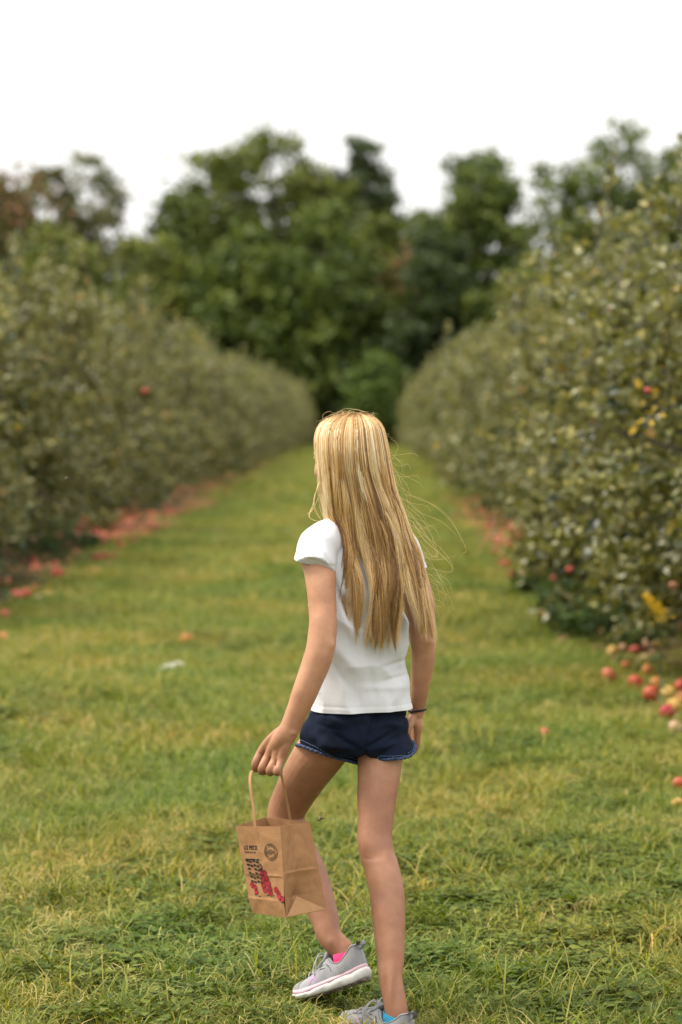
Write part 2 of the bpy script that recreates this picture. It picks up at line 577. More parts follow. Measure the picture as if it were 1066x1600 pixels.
def quads(pos, dirs, nrm, size, width, tone):
    dirs = dirs / np.linalg.norm(dirs, axis=1, keepdims=True)
    sd = np.cross(dirs, nrm); sd /= np.maximum(np.linalg.norm(sd, axis=1, keepdims=True), 1e-6)
    a = pos - dirs * (size * .5)[:, None]; c = pos + dirs * (size * .5)[:, None]
    b_ = pos + sd * (size * width * .5)[:, None]; d = pos - sd * (size * width * .5)[:, None]
    V = np.stack([a, b_, c, d], 1).reshape(-1, 3)
    F = (np.arange(len(pos)) * 4)[:, None] + np.arange(4)[None]
    return V, F, np.repeat(tone, 4)

def patch_field(x, y, s, seed):
    return np.array([noise.fractal(Vector((a * s + seed, b * s, seed * 0.7)), 1.0, 2.0, 3) for a, b in zip(x, y)])

def zone(y0, y1, xl, xr, dens, smin, smax, far=False):
    n = int((y1 - y0) * (xr - xl) * dens)
    y = rg.uniform(y0, y1, n); off = rg.uniform(xl, xr, n); x = off + 0.0125 * y
    keep = np.ones(n, bool)
    inside = ((off > 1.55 - .20 * np.clip((19 - y) / 5, 0, 1)) & (off < 3.1)) | ((off < -2.85) & (off > -4.4))
    keep &= ~(inside & (rg.uniform(0, 1, n) < 0.86))
    x, y, off = x[keep], y[keep], off[keep]; n = len(x)
    f = patch_field(x, y, 0.9, 3.1); c = patch_field(x, y, 0.7, 9.4); u = rg.uniform(0, 1, n)
    pick = rg.integers(0, 3, n)
    pick[u < 0.24] = rg.integers(3, 5, (u < 0.24).sum())
    k = (u > 0.26) & (u < 0.26 + np.clip(0.05 + 0.8 * c + 0.13 * (x > 0.25), 0, 0.5)); pick[k] = rg.integers(5, 7, k.sum())
    k = (u > 0.84) & (u < 0.875); pick[k] = 7
    k = (u > 0.875) & (u < 0.875 + np.clip(0.025 + 0.20 * f, 0, 0.09)); pick[k] = 8
    k = u > 0.985; pick[k] = 9
    if far: pick[(pick < 3) & (rg.uniform(0, 1, n) < 0.9)] = 10
    sz = rg.uniform(smin, smax, n)
    for fx, fy in ((-.06, 5.69), (.02, 5.60), (.13, 5.47), (.05, 5.54)):        # trodden down round the shoes
        sz = np.where((x - fx) ** 2 + (y - fy) ** 2 < .10 ** 2, np.minimum(sz, .52), sz)
    return np.stack([x, y, gz(x, y)], 1), pick, sz
zs = [zone(4.6, 9.5, -2.2, 2.2, 330, 0.65, 1.12), zone(2.6, 4.6, -2.5, 2.5, 150, 0.8, 1.2), zone(4.6, 9.5, -4.5, -2.2, 90, 0.9, 1.3, True), zone(4.6, 9.5, 2.2, 4.5, 90, 0.9, 1.3, True), zone(9.5, 17, 3.2, 7, 40, 1.1, 1.6, True), zone(9.5, 17, -7, -3.2, 40, 1.1, 1.6, True), zone(17, 40, 3.6, 9, 20, 1.4, 2.0, True),
      zone(9.5, 17, -3.2, 3.2, 130, 0.9, 1.3, True), zone(17, 40, -8, 3.6, 34, 1.2, 1.8, True),
      zone(40, 130, -9, 6, 9, 2.0, 3.2, True)]
grass = scatter_object('grass', np.concatenate([z[0] for z in zs]), np.concatenate([z[1] for z in zs]), np.concatenate([z[2] for z in zs]), TUFT, rg)
tag(grass, 'short mown grass with clover and dry straw covering the orchard lane', 'grass', kind='stuff')

# ------------------------------------------------------------------ weeds and leaf litter under the trees
WEED = []
M_WEED = leaf_mat('weed_leaves', None, ((0.10, 0.14, 0.06), 0.3), [(0.0, (0.020, 0.045, 0.012)), (0.6, (0.045, 0.090, 0.022)), (1.0, (0.095, 0.14, 0.035))], 0.22, 0.5, 0.35)
M_LITTER = leaf_mat('leaf_litter', None, ((0.25, 0.18, 0.10), 0.3), [(0.0, (0.10, 0.055, 0.025)), (0.5, (0.22, 0.13, 0.055)), (1.0, (0.36, 0.27, 0.12))], 0.0, 0.7, 0.2)
def weed(h, n, smin, smax, seed):
    r = np.random.default_rng(seed)
    parts = []
    for k in range(5):
        a = r.uniform(0, 2 * PI); rr = r.uniform(0, 0.07); lean = r.normal(0, 0.25, 2)
        z = r.uniform(0.02, h, n)
        az = r.uniform(0, 2 * PI, n)
        pos = np.stack([rr * math.cos(a) + lean[0] * z, rr * math.sin(a) + lean[1] * z, z], 1)
        d = np.stack([np.cos(az), np.sin(az), r.uniform(0.0, 0.6, n)], 1)
        nr = np.stack([r.normal(0, .3, n), r.normal(0, .3, n), np.ones(n)], 1)
        parts.append(broad_leaves(pos, d, nr, r.uniform(smin, smax, n), np.full(n, 0.8), r.uniform(0, 1, n)))
    v, f, t = merge(parts)
    me = np_mesh('weed_clump', v, f, {'tone': t}); me.materials.append(M_WEED); WEED.append(me)
weed(0.22, 16, 0.03, 0.07, 1); weed(0.32, 20, 0.03, 0.06, 2); weed(0.14, 14, 0.04, 0.08, 3); weed(0.45, 26, 0.025, 0.05, 4)
v, f, t = rosette(14, 0.04, 0.07, rg, (0, 1), 0.16, 0.03, 0.6, 0.9)
me = np_mesh('fallen_leaf_patch', v, f, {'tone': t}); me.materials.append(M_LITTER); WEED.append(me)
WEED.append(TUFT[3]); WEED.append(TUFT[0])
def weeds(side, xl, xr, y0, y1, dens):
    n = int((y1 - y0) * (xr - xl) * dens)
    y = rg.uniform(y0, y1, n); off = rg.uniform(xl, xr, n)
    x = off + 0.0125 * y
    f = patch_field(x, y, 0.8, 5.0)
    keep = f + rg.uniform(-0.3, 0.5, n) > 0.0
    x, y = x[keep], y[keep]; n = len(x)
    pick = rg.choice([0, 1, 2, 3, 4, 4, 4, 5, 6], n)
    return np.stack([x, y, gz(x, y) + 0.005], 1), pick, rg.uniform(0.7, 1.3, n)
for parts in ([weeds(1, 1.2, 3.2, 12.6, 20, 40), weeds(1, 1.45, 3.2, 22, 60, 8)], [weeds(-1, -4.5, -2.8, 14, 30, 14), weeds(-1, -4.5, -2.8, 30, 70, 6)]):
    w = scatter_object('weeds', np.concatenate([p[0] for p in parts]), np.concatenate([p[1] for p in parts]), np.concatenate([p[2] for p in parts]), WEED, rg)
    tag(w, 'dark green weeds and dead leaves under the apple trees', 'weeds', kind='stuff')

# ------------------------------------------------------------------ apple trees: trunk with limbs, crown of single leaves
M_BARK = simple('apple_bark', (0.13, 0.105, 0.085), 0.9, 0.45, 14, 0.8, 0.2, 0.01, (1, 1, 0.25))
APPLE_STOPS = [(0.0, (0.014, 0.024, 0.005)), (0.30, (0.062, 0.073, 0.010)), (0.60, (0.182, 0.172, 0.028)), (0.82, (0.275, 0.218, 0.042)), (0.93, (0.370, 0.250, 0.040)), (1.0, (0.36, 0.16, 0.05))]
M_APPLE_LEAF = leaf_mat('apple_leaves', None, ((0.33, 0.31, 0.15), 0.55), APPLE_STOPS, 0.15, 0.38, 0.42)
M_YELLOW_LEAF = leaf_mat('yellow_leaves', None, ((0.6, 0.42, 0.05), 0.3), [(0.0, (0.26, 0.17, 0.012)), (1.0, (0.42, 0.28, 0.02))], 0.3, 0.5, 0.3)

def unit(v): return v / np.maximum(np.linalg.norm(v, axis=1, keepdims=True), 1e-9)

def apple_tree_meshes(seed, leaves, lsize):
    r = np.random.default_rng(seed); rd = random.Random(seed)
    bm = bmesh.new()
    H = 3.0
    tops = []
    tube(bm, [(0, 0, -0.05), (0.02, 0.01, 0.3), (0.0, 0.03, 0.75), (0.04, -0.02, 1.5), (0.0, 0.05, 2.5)], [0.075, 0.058, 0.05, 0.034, 0.012], 8, 12)
    cl = []
    for k in range(11):
        a = 2 * PI * k / 11 * 3.3 + rd.uniform(-.3, .3)
        z0 = 0.45 + 1.5 * (k / 11) + rd.uniform(-.1, .1)
        R = rd.uniform(0.85, 1.25) * (1.0 if z0 < 1.2 else 0.72)
        d = np.array([math.cos(a) * R, math.sin(a) * R, rd.uniform(0.05, 0.55)])
        p0 = np.array([0, 0, z0]); p1 = p0 + d * 0.5 + np.array([0, 0, 0.12]); p2 = p0 + d + np.array([0, 0, -0.05 if z0 < 1 else 0.25])
        tube(bm, [p0, p1, p2], [0.026, 0.017, 0.006], 6, 7)
        for j in range(4):
            t = rd.uniform(0.35, 1.0)
            q = p0 + (p2 - p0) * t + np.array([0, 0, 0.08])
            e = q + np.array([rd.gauss(0, .28), rd.gauss(0, .28), rd.uniform(0.15, 0.6)])
            tube(bm, [q, (q + e) / 2 + np.array([0, 0, .04]), e], [0.008, 0.006, 0.003], 5, 5)
            cl.append(q); cl.append(e)
    trunk = bm_mesh('trunk', bm)
    # clump centres within an uneven hedge-like envelope
    lobes = [(rd.uniform(-.45, .45), rd.uniform(-.7, .7), rd.uniform(.8, 2.2), rd.uniform(.5, .75)) for _ in range(11)]
    lobes += [(s_ * rd.uniform(.35, .75), rd.uniform(-.8, .8), rd.uniform(.62, .95), rd.uniform(.38, .55)) for s_ in (-1, 1, -1, 1, -1, 1)]
    cs = list(cl)
    while len(cs) < 390:
        lx, ly, lz, lr = rd.choice(lobes)
        v = np.array([rd.gauss(0, 1), rd.gauss(0, 1), rd.gauss(0, 1)]); v /= np.linalg.norm(v)
        v *= lr * rd.uniform(0.45, 1.0) ** 0.5
        c = np.array([lx, ly, lz]) + v
        if c[2] < 0.27 or math.hypot(c[0], c[1]) > 1.32: continue
        cs.append(c)
    cs = np.array(cs)
    n = leaves
    ci = r.integers(0, len(cs), n)
    # every clump is an arching twig with its leaves along it
    tw = unit((cs - np.array([0, 0, 1.0])) * np.array([1, 1, .5]) + r.normal(0, .35, cs.shape) + np.array([0, 0, .45]))
    tl = r.uniform(.22, .62, len(cs))
    ts = r.uniform(-.35, .65, n)
    pos = cs[ci] + tw[ci] * (ts * tl[ci])[:, None] + r.normal(0, 0.045, (n, 3)) + np.array([0, 0, -1.0]) * (np.maximum(ts, 0) ** 2 * tl[ci] * .3)[:, None]
    # upright shoots at the top and sides, leaves set along them
    ns = 55; per = max(8, int(leaves / 420))
    sb = cs[r.integers(0, len(cs), ns)]
    sb = sb[sb[:, 2] > 1.3]
    sd = np.stack([r.normal(0, .25, len(sb)), r.normal(0, .25, len(sb)), np.ones(len(sb))], 1)
    SL = r.uniform(0.25, 0.85, len(sb))
    tt = r.uniform(0, 1, (len(sb), per))
    sp = (sb[:, None] + sd[:, None] * (tt * SL[:, None])[..., None]).reshape(-1, 3) + r.normal(0, 0.02, (len(sb) * per, 3))
    bm = bmesh.new(); bm.from_mesh(trunk)
    for q, dv, L in zip(sb, sd, SL):
        tube(bm, [q, q + dv * L * .5, q + dv * L], [0.007, 0.005, 0.002], 4)
    bpy.data.meshes.remove(trunk); trunk = bm_mesh('trunk', bm)
    pos = np.concatenate([pos, sp]); n = len(pos)
    c0 = np.array([0, 0, 1.3])
    out = unit((pos - c0) * np.array([1, 1, 0.8]))
    d = unit(out * 0.7 + r.normal(0, 0.7, (n, 3)) + np.array([0, 0, -0.15]))
    nr = unit(out * 0.5 + np.array([0, 0, 0.6]) + r.normal(0, 0.85, (n, 3)))
    tone = np.clip(r.beta(1.7, 2.0, n) * 0.82 + 0.10 * r.normal(0, 1, len(cs)).clip(-1, 1)[np.concatenate([ci, r.integers(0, len(cs), n - leaves)])], 0, 0.88)
    k = r.uniform(0, 1, n) < 0.02; tone[k] = r.uniform(0.88, 1.0, k.sum())
    v, f, t = broad_leaves(pos, d, nr, r.uniform(0.75, 1.25, n) * lsize, r.uniform(0.65, 0.95, n), tone, 0.3, 0.25)
    crown = np_mesh('crown', v, f, {'tone': t})
    crown.materials.append(M_APPLE_LEAF); trunk.materials.append(M_BARK)
    return trunk, crown

NEAR_TREES = [apple_tree_meshes(s, 15000, 0.066) for s in (21, 22, 23)]
FAR_TREES = [apple_tree_meshes(s, 6500, 0.088) for s in (31, 32, 33)]
ORD = ['nearest', 'second', 'third', 'fourth', 'fifth']
tr = random.Random(3)
ROW = {}
def apple_tree(x, y, kind, s, rz, label, group):
    T, C = kind
    e = empty('apple_tree', (x, y, 0))
    e.rotation_euler.z = rz; e.scale = s
    tag(e, label, 'apple tree', group)
    for nm, me in (('trunk', T), ('crown', C)):
        o = bpy.data.objects.new(nm, me); COL.objects.link(o); o.parent = e
    return e
for side, off, y0, step in (('right', 2.72, 12.6, 2.75), ('left', -4.10, 17.5, 3.05)):
    y, i = y0, 0
    ROW[side] = []
    while y < 127:
        far = y > 36
        sc = tr.uniform(0.95, 1.08)
        zs_ = tr.uniform(0.90, 1.12)
        zs_ *= (.97 if i < 3 else 1.03) if side == 'left' else (.93 if i < 3 else .99)
        lab = f'{ORD[i]} apple tree from the near end of the {side} row' if i < 5 else f'olive apple tree standing farther down the {side} row'
        ROW[side].append(apple_tree(lane_x(off - (.46 if side == 'right' and i < 3 else .2 if side == 'right' and (i == 3 or y > 42) else 0) + tr.uniform(-.12, .12), y), y + tr.uniform(-.2, .2), (FAR_TREES if far else NEAR_TREES)[i % 3],
                         (sc, sc * 1.02, zs_), tr.choice([0, PI]) + tr.uniform(-.5, .5), lab, f'apple trees of the {side} row'))
        y += step + tr.uniform(-.25, .25); i += 1
# yellow sprigs in the nearest right tree
def yellow_sprig(parent, P, n, spread, seed):
    r = np.random.default_rng(seed)
    pos = r.normal(0, spread, (n, 3))
    v, f, t = broad_leaves(pos, unit(r.normal(0, 1, (n, 3)) + np.array([-.4, -.6, 0])), unit(r.normal(0, .6, (n, 3)) + np.array([0, -.7, .6])), r.uniform(.035, .062, n), np.full(n, .75), r.uniform(0, 1, n))
    o = link('yellow_leaf_sprig', np_mesh('yellow_leaf_sprig', v + np.array(P), f, {'tone': t}), M_YELLOW_LEAF, None, smooth=False)
    bpy.context.view_layer.update()
    o.parent = parent; o.matrix_parent_inverse = parent.matrix_world.inverted()
    o['label'] = 'bright yellow autumn leaves on the lane side'; o['kind'] = 'stuff'
yellow_sprig(ROW['right'][0], at(1013, 634, 11.75), 13, 0.05, 4)

# ------------------------------------------------------------------ the wood behind the orchard
M_TRUNK = simple('wood_bark', (0.09, 0.075, 0.06), 0.95, 0.4, 4, 0.5, 0.1, 0.02, (1, 1, 0.3))
def wood_leaf(name, stops): return leaf_mat(name, None, ((0.10, 0.12, 0.05), 0.4), stops, 0.2, 0.6, 0.3)
WOODM = {
 'green': wood_leaf('maple_leaves', [(0, (0.028, 0.048, 0.008)), (0.5, (0.078, 0.116, 0.018)), (1, (0.165, 0.190, 0.032))]),
 'olive': wood_leaf('ash_leaves', [(0, (0.040, 0.056, 0.010)), (0.5, (0.112, 0.138, 0.022)), (1, (0.200, 0.210, 0.036))]),
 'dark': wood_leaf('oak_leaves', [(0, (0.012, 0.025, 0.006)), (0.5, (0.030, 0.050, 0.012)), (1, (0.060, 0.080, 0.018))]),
 'pale': wood_leaf('pale_leaves', [(0, (0.060, 0.065, 0.025)), (0.5, (0.115, 0.115, 0.045)), (1, (0.170, 0.160, 0.060))]),
 'red': wood_leaf('reddening_leaves', [(0, (0.080, 0.060, 0.022)), (0.6, (0.150, 0.085, 0.035)), (1, (0.240, 0.090, 0.045))]),
 'bright': wood_leaf('young_leaves', [(0, (0.050, 0.085, 0.015)), (0.5, (0.090, 0.140, 0.022)), (1, (0.140, 0.190, 0.035))]),
}
def wood_tree(name, label, px, top, wpx, Y, col, base=0.12, leaves=5600, gap=0.0, lsize=0.30, seed=0, bottom_w=1.0, nl=22, nd=6):
    rd = random.Random(seed); r = np.random.default_rng(seed)
    Y *= 1.36
    T = at(px, top, Y); H = T.z
    R = wpx / 2 / 3775 * Y * 1.28
    e = empty(name, (T.x, Y, 0)); tag(e, label, 'tree', 'trees of the wood behind the orchard')
    bm = bmesh.new()
    tr_ = 0.012 * H + 0.05
    tube(bm, [(0, 0, -.2), (rd.uniform(-.1, .1), 0, H * .3), (rd.uniform(-.3, .3), rd.uniform(-.3, .3), H * .62), (0, 0, H * .93)], [tr_ * 1.3, tr_, tr_ * .6, .03], 8, 12)
    cs = []
    nz = rd.uniform(0, 50)
    domes = [(0, 0, H, R * .68, 2.0)]
    for k in range(nd):
        a = 2 * PI * (k + rd.uniform(-.3, .3)) / nd; q = R * rd.uniform(.42, .68)
        domes.append((q * math.cos(a), q * math.sin(a), H * rd.uniform(.62, .93), R * rd.uniform(.36, .56), 1.0))
    for k in range(int(520 * (1 - gap))):
        dx, dy, dH, dR, _w = rd.choices(domes, [d[4] for d in domes])[0]
        f = rd.random() ** .7
        az = rd.uniform(0, 2 * PI)
        w = math.sin(PI * min(1, .16 + .78 * f)) ** .7 * (bottom_w if f < .3 else 1)
        lump = noise.noise(Vector((math.cos(az) * 1.5 + nz + dx, math.sin(az) * 1.5 + dy, f * 3.4 + nz)))
        rr = dR * w * (1 + .6 * lump) * rd.uniform(.2, 1.0) ** .5
        z = dH * (base + (1 - base) * f) * (1 + .05 * lump) - .25
        cs.append(np.array([dx * min(1, .4 + f) + rr * math.cos(az), dy * min(1, .4 + f) + rr * math.sin(az), max(.15, z)]))
    cs = np.array(cs)
    for k in range(12):
        q = Vector(cs[rd.randrange(len(cs))])
        tube(bm, [(0, 0, max(.3, q.z - R * .7)), (q.x * .5, q.y * .5, q.z - R * .2), q], [tr_ * .4, tr_ * .25, .02], 5, 6)
    n = int(leaves * 2.6)
    ci = r.integers(0, len(cs), n)
    pos = cs[ci] + r.normal(0, .125 * R ** .7 * (1 - .3 * gap), (n, 3)) * np.array([1, 1, .7])
    pos[:, 2] = np.abs(pos[:, 2])
    out = unit(pos - np.array([0, 0, H * .45]))
    v, f, t = quads(pos, unit(out + r.normal(0, .8, (n, 3))), unit(out * .5 + np.array([0, 0, .7]) + r.normal(0, .5, (n, 3))), r.uniform(.7, 1.4, n) * lsize * 1.25, np.full(n, .8),
                           np.clip(r.beta(2, 2, n) + .22 * r.normal(0, 1, len(cs))[ci], 0, 1))
    tm = bm_mesh('trunk', bm); tm.materials.append(M_TRUNK)
    o = bpy.data.objects.new('trunk', tm); COL.objects.link(o); o.parent = e
    cm = np_mesh('crown', v, f, {'tone': t}); cm.materials.append(WOODM[col])
    o = bpy.data.objects.new('crown', cm); COL.objects.link(o); o.parent = e
    return e
def tinted_branch(parent, P, n, sx, sz, col, seed, lab):
    r = np.random.default_rng(seed)
    pos = r.normal(0, 1, (n, 3)) * np.array([sx, sx, sz])
    v, f, t = broad_leaves(pos, unit(r.normal(0, 1, (n, 3))), unit(r.normal(0, .6, (n, 3)) + np.array([0, -.5, .7])), r.uniform(.22, .42, n), np.full(n, 1.), r.uniform(.2, .9, n))
    me = np_mesh('tinted_branch', v + np.array(P) - np.array(parent.location), f, {'tone': t}); me.materials.append(WOODM[col])
    o = bpy.data.objects.new('tinted_branch', me); COL.objects.link(o); o.parent = parent; o['label'] = lab; o['kind'] = 'stuff'
WT = wood_tree
WT('tree', 'tall olive green tree with the highest crown above the girl', 425, 200, 250, 112, 'olive', .1, 9500, 0, .32, 1)
WT('tree', 'dark round topped tree right of the highest crown', 570, 206, 150, 118, 'dark', .1, 5600, .0, .3, 25, nl=18)
WT('tree', 'mid green domed tree standing alone against the sky right of the dark one', 746, 232, 215, 108, 'green', .06, 8000, .05, .3, 3)
WT('tree', 'lacy grey green tree with sky through it above the right row', 960, 186, 240, 104, 'green', .12, 4600, .2, .28, 4, nl=24)
WT('tree', 'sparse pale tree above the left row with sky showing through', 140, 236, 205, 105, 'pale', .1, 4200, .2, .28, 5, nl=22)
T6 = WT('tree', 'olive tree with reddening leaves at the far left of the wood', 12, 280, 130, 100, 'pale', .1, 4600, .1, .28, 6)
WT('tree', 'thin pale tree between the reddening tree and the sparse tall one', 75, 262, 130, 103, 'pale', .1, 4200, .15, .28, 61)
WT('tree', 'olive tree with two lobes left of the highest crown', 285, 298, 165, 108, 'green', .1, 5600, .0, .3, 7)
WT('tree', 'yellowish olive tree standing low behind the left row', 230, 372, 190, 97, 'olive', .05, 5200, .0, .28, 8)
WT('tree', 'low olive brown tree behind the near part of the left row', 75, 350, 170, 94, 'olive', .05, 4600, .1, .28, 9)
WT('tree', 'broad green tree in front of the wood left of the girl', 380, 350, 190, 96, 'green', .03, 6200, 0, .3, 10)
WT('tree', 'broad dark green tree filling the gap above the girl', 505, 322, 200, 95, 'green', .02, 6500, 0, .3, 11)
T12 = WT('tree', 'olive green tree with orange tints right of the gap', 600, 330, 150, 99, 'olive', .04, 4600, 0, .28, 12)
WT('tree', 'dark green tree behind the end of the right row', 690, 360, 160, 92, 'dark', .02, 5400, 0, .28, 13)
WT('tree', 'small bright green sapling at the foot of the wood', 592, 545, 95, 88, 'bright', .03, 2400, 0, .2, 14, nl=9)
WT('tree', 'low dark tree behind the middle of the right row', 810, 420, 150, 90, 'green', .03, 4200, 0, .28, 15)
WT('tree', 'olive tree half hidden by the near part of the right row', 905, 345, 150, 96, 'olive', .05, 3600, .1, .28, 16)
WT('tree', 'brownish tree at the right end of the wood', 1075, 225, 150, 98, 'olive', .1, 3600, .2, .28, 17)
WT('shrub', 'small russet shrub at the end of the lane', 621, 628, 26, 98, 'red', .0, 900, 0, .16, 18, nl=6)
tinted_branch(T6, at(10, 318, 134), 420, 1.3, 1.2, 'red', 9, 'reddening outer branches')
tinted_branch(T12, at(634, 432, 131), 150, .75, 1.0, 'red', 3, 'orange tinted early autumn branch')
# dark brush closing the foot of the wood
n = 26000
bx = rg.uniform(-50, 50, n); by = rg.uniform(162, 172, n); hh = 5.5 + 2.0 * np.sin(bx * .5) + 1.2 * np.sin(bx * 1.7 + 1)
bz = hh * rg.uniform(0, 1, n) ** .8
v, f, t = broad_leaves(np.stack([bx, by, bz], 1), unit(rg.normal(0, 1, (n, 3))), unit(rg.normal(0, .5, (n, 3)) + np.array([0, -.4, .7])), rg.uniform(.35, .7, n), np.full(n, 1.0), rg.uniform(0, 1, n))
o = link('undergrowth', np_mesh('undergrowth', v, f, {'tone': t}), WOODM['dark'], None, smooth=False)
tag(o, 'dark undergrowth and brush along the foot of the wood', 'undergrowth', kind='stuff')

# ------------------------------------------------------------------ the girl
YAW = math.radians(25)
R25 = Vector((math.cos(YAW), math.sin(YAW), 0))            # her right
F25 = Vector((-math.sin(YAW), math.cos(YAW), 0))           # where her chest points
m, nt, b = new_mat('skin')
sk = ramp(nt, [(0.3, (0.385, 0.190, 0.105)), (0.7, (0.480, 0.255, 0.150))])
nt.links.new(tex_noise(nt, 9, 5), sk.inputs['Fac'])
red = ramp(nt, [(0.55, (1, 1, 1)), (0.8, (1.0, 0.86, 0.80))])
nt.links.new(tex_noise(nt, 24, 3), red.inputs['Fac'])
c1 = mixc(nt, 0.8, sk.outputs['Color'], red.outputs['Color'], 'MULTIPLY')
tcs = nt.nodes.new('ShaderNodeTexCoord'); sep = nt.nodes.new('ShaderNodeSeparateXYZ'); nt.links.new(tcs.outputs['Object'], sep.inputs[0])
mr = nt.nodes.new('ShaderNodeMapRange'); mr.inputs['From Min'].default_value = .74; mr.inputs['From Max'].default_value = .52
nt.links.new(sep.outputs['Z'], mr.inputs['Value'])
c2 = mixc(nt, 1.0, c1, (.70, .64, .64), 'MULTIPLY')            # skin darkens and reddens downwards from the hips
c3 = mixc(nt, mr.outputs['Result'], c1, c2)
fr = ramp(nt, [(0.60, (1, 1, 1)), (0.70, (.82, .74, .68))])
nt.links.new(tex_noise(nt, 150, 2), fr.inputs['Fac'])
bl = ramp(nt, [(0.35, (.90, .88, .88)), (0.65, (1.06, 1.06, 1.06))])
nt.links.new(tex_noise(nt, 34, 5, .6), bl.inputs['Fac'])
c4 = mixc(nt, .22, c3, fr.outputs['Color'], 'MULTIPLY')
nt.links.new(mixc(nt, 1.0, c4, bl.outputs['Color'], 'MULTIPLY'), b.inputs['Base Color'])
b.inputs['Roughness'].default_value = 0.5
b.inputs['Specular IOR Level'].default_value = 0.35
b.inputs['Subsurface Weight'].default_value = 0.12
b.inputs['Subsurface Radius'].default_value = (0.012, 0.005, 0.003)
b.inputs['Subsurface Scale'].default_value = 0.6
bump(nt, b, tex_noise(nt, 420, 3), 0.12, 0.0006)
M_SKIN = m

SL = 0.240
def shoe_matrix(heel, toe, roll=0.0):
    x = (toe - heel).normalized()
    y = Vector((0, 0, 1)).cross(x).normalized()
    z = x.cross(y)
    q = Matrix.Rotation(roll, 3, x)
    y, z = q @ y, q @ z
    M = (Matrix((x, y, z)).transposed() * .90).to_4x4()
    M.translation = heel
    return M
LH, LT = at(575.5, 1531, 5.60), at(456, 1570, 5.735)
ML = shoe_matrix(LH, LH + (LT - LH).normalized() * SL, math.radians(4))
RH = Vector((at(640, 1600, 5.40).x, 5.40, -.024)); RT_ = Vector((at(534, 1590, 5.57).x, 5.57, -.008))
MR = shoe_matrix(RH, RH + (RT_ - RH).normalized() * SL, math.radians(-2))
person = empty('person', on_plane(575, 1590, 0.0))
tag(person, 'blonde girl in white t-shirt and denim shorts walking away with a paper bag', 'person')

def limb(bm, rows, side=None, seg=24, flat=1.0, n=None, extra=()):
    """rows: (px, py, distance, half width in photo pixels) -> tapered closed limb"""
    pr = []
    for px, py, Y, hw in rows:
        p = at(px, py, Y)
        pr.append([p.x, p.y, p.z, hw / 3775 * Y])
    for p, r in extra: pr.append([p.x, p.y, p.z, r])
    S = catmull(pr, n or len(pr) * 4)
    loft(bm, [(Vector(s[:3]), s[3], s[3] * flat) for s in S], side or (1, 0, 0), seg)

bm = bmesh.new()
# torso, neck
T_ROWS = [(562, 1165, 5.69, .100, .080), (563, 1140, 5.69, .108, .088), (562, 1100, 5.68, .104, .078), (560, 1050, 5.67, .094, .066), (558, 1000, 5.665, .096, .068),
          (560, 950, 5.665, .103, .073), (562, 900, 5.665, .108, .072), (563, 868, 5.67, .118, .062), (563, 846, 5.675, .112, .050), (562, 830, 5.68, .070, .042), (560, 815, 5.682, .044, .040),
          (557, 796, 5.685, .037, .039), (553, 765, 5.69, .036, .040)]
S = catmull([list(at(r[0], r[1], r[2])) + [r[3], r[4]] for r in T_ROWS], 40)
loft(bm, [(Vector(s[:3]), s[3], s[4]) for s in S], R25, 36)
# head, turned left
HY = math.radians(48)
HR = Vector((math.cos(HY), math.sin(HY), 0)); HF = Vector((-math.sin(HY), math.cos(HY), 0)); HU = Vector((0, 0, 1))
HC = at(546, 706, 5.69)
HM = Matrix((HR, HF, HU)).transposed()                        # columns right, forward, up
hp = lambda r, f, u: HC + HR * r + HF * f + HU * u
ball(bm, hp(0, -.012, .008), (.070, .086, .078), HM, 28, 18)                 # cranium
ball(bm, hp(0, .026, -.030), (.058, .056, .078), HM, 24, 16)                 # face
ball(bm, hp(0, .048, -.088), (.032, .030, .026), HM)                          # chin and jaw
for s in (-1, 1):
    ball(bm, hp(s * .034, .046, -.046), (.026, .026, .026), HM)              # cheeks
    ball(bm, hp(s * .071, -.008, -.028), (.008, .018, .029), HM)             # ears
    ball(bm, hp(s * .026, .071, -.004), (.022, .010, .008), HM)              # brow
tube(bm, [hp(0, .078, -.004), hp(0, .090, -.024), hp(0, .098, -.038), hp(0, .086, -.046)], [.007, .009, .011, .008], 10, 10)   # nose
ball(bm, hp(0, .082, -.066), (.019, .008, .005), HM)
ball(bm, hp(0, .080, -.074), (.017, .008, .006), HM)
# legs
RIGHT_LEG = [(594, 1120, 5.70, 44), (594, 1160, 5.69, 39), (593.5, 1192, 5.68, 35.5), (589.5, 1241, 5.66, 31.5), (587.5, 1282, 5.645, 28), (586, 1306, 5.64, 27.8), (587, 1322, 5.635, 27.8),
             (590, 1338, 5.63, 27.3), (596, 1355, 5.62, 27.3), (602, 1379, 5.605, 27.4), (606, 1404, 5.59, 27), (608.5, 1450, 5.565, 25.3), (611, 1500, 5.54, 21.5), (610.5, 1530, 5.525, 18.8)]
LEFT_LEG = [(532, 1120, 5.67, 44), (522, 1150, 5.69, 38), (498, 1180, 5.73, 39.5), (477, 1211, 5.78, 36), (461, 1240, 5.83, 32.5), (449, 1264, 5.865, 30), (447, 1283, 5.875, 29.5), (453, 1302, 5.87, 29), (466, 1328, 5.855, 28),
            (483, 1365, 5.83, 27.5), (497, 1405, 5.805, 25.5), (509, 1440, 5.785, 22), (517, 1466, 5.77, 19.5)]
RIGHT_LEG = [(x, y, Y - .075 * max(0, (y - 1120) / 410), h) for x, y, Y, h in RIGHT_LEG]
LEFT_LEG = [(x, y, Y - .105 * max(0, (y - 1240) / 240), h) for x, y, Y, h in LEFT_LEG]
limb(bm, RIGHT_LEG, R25, extra=[(MR @ Vector((.050, 0, .084)), .0262), (MR @ Vector((.056, 0, .052)), .0250), (MR @ Vector((.06, 0, .035)), .021)])
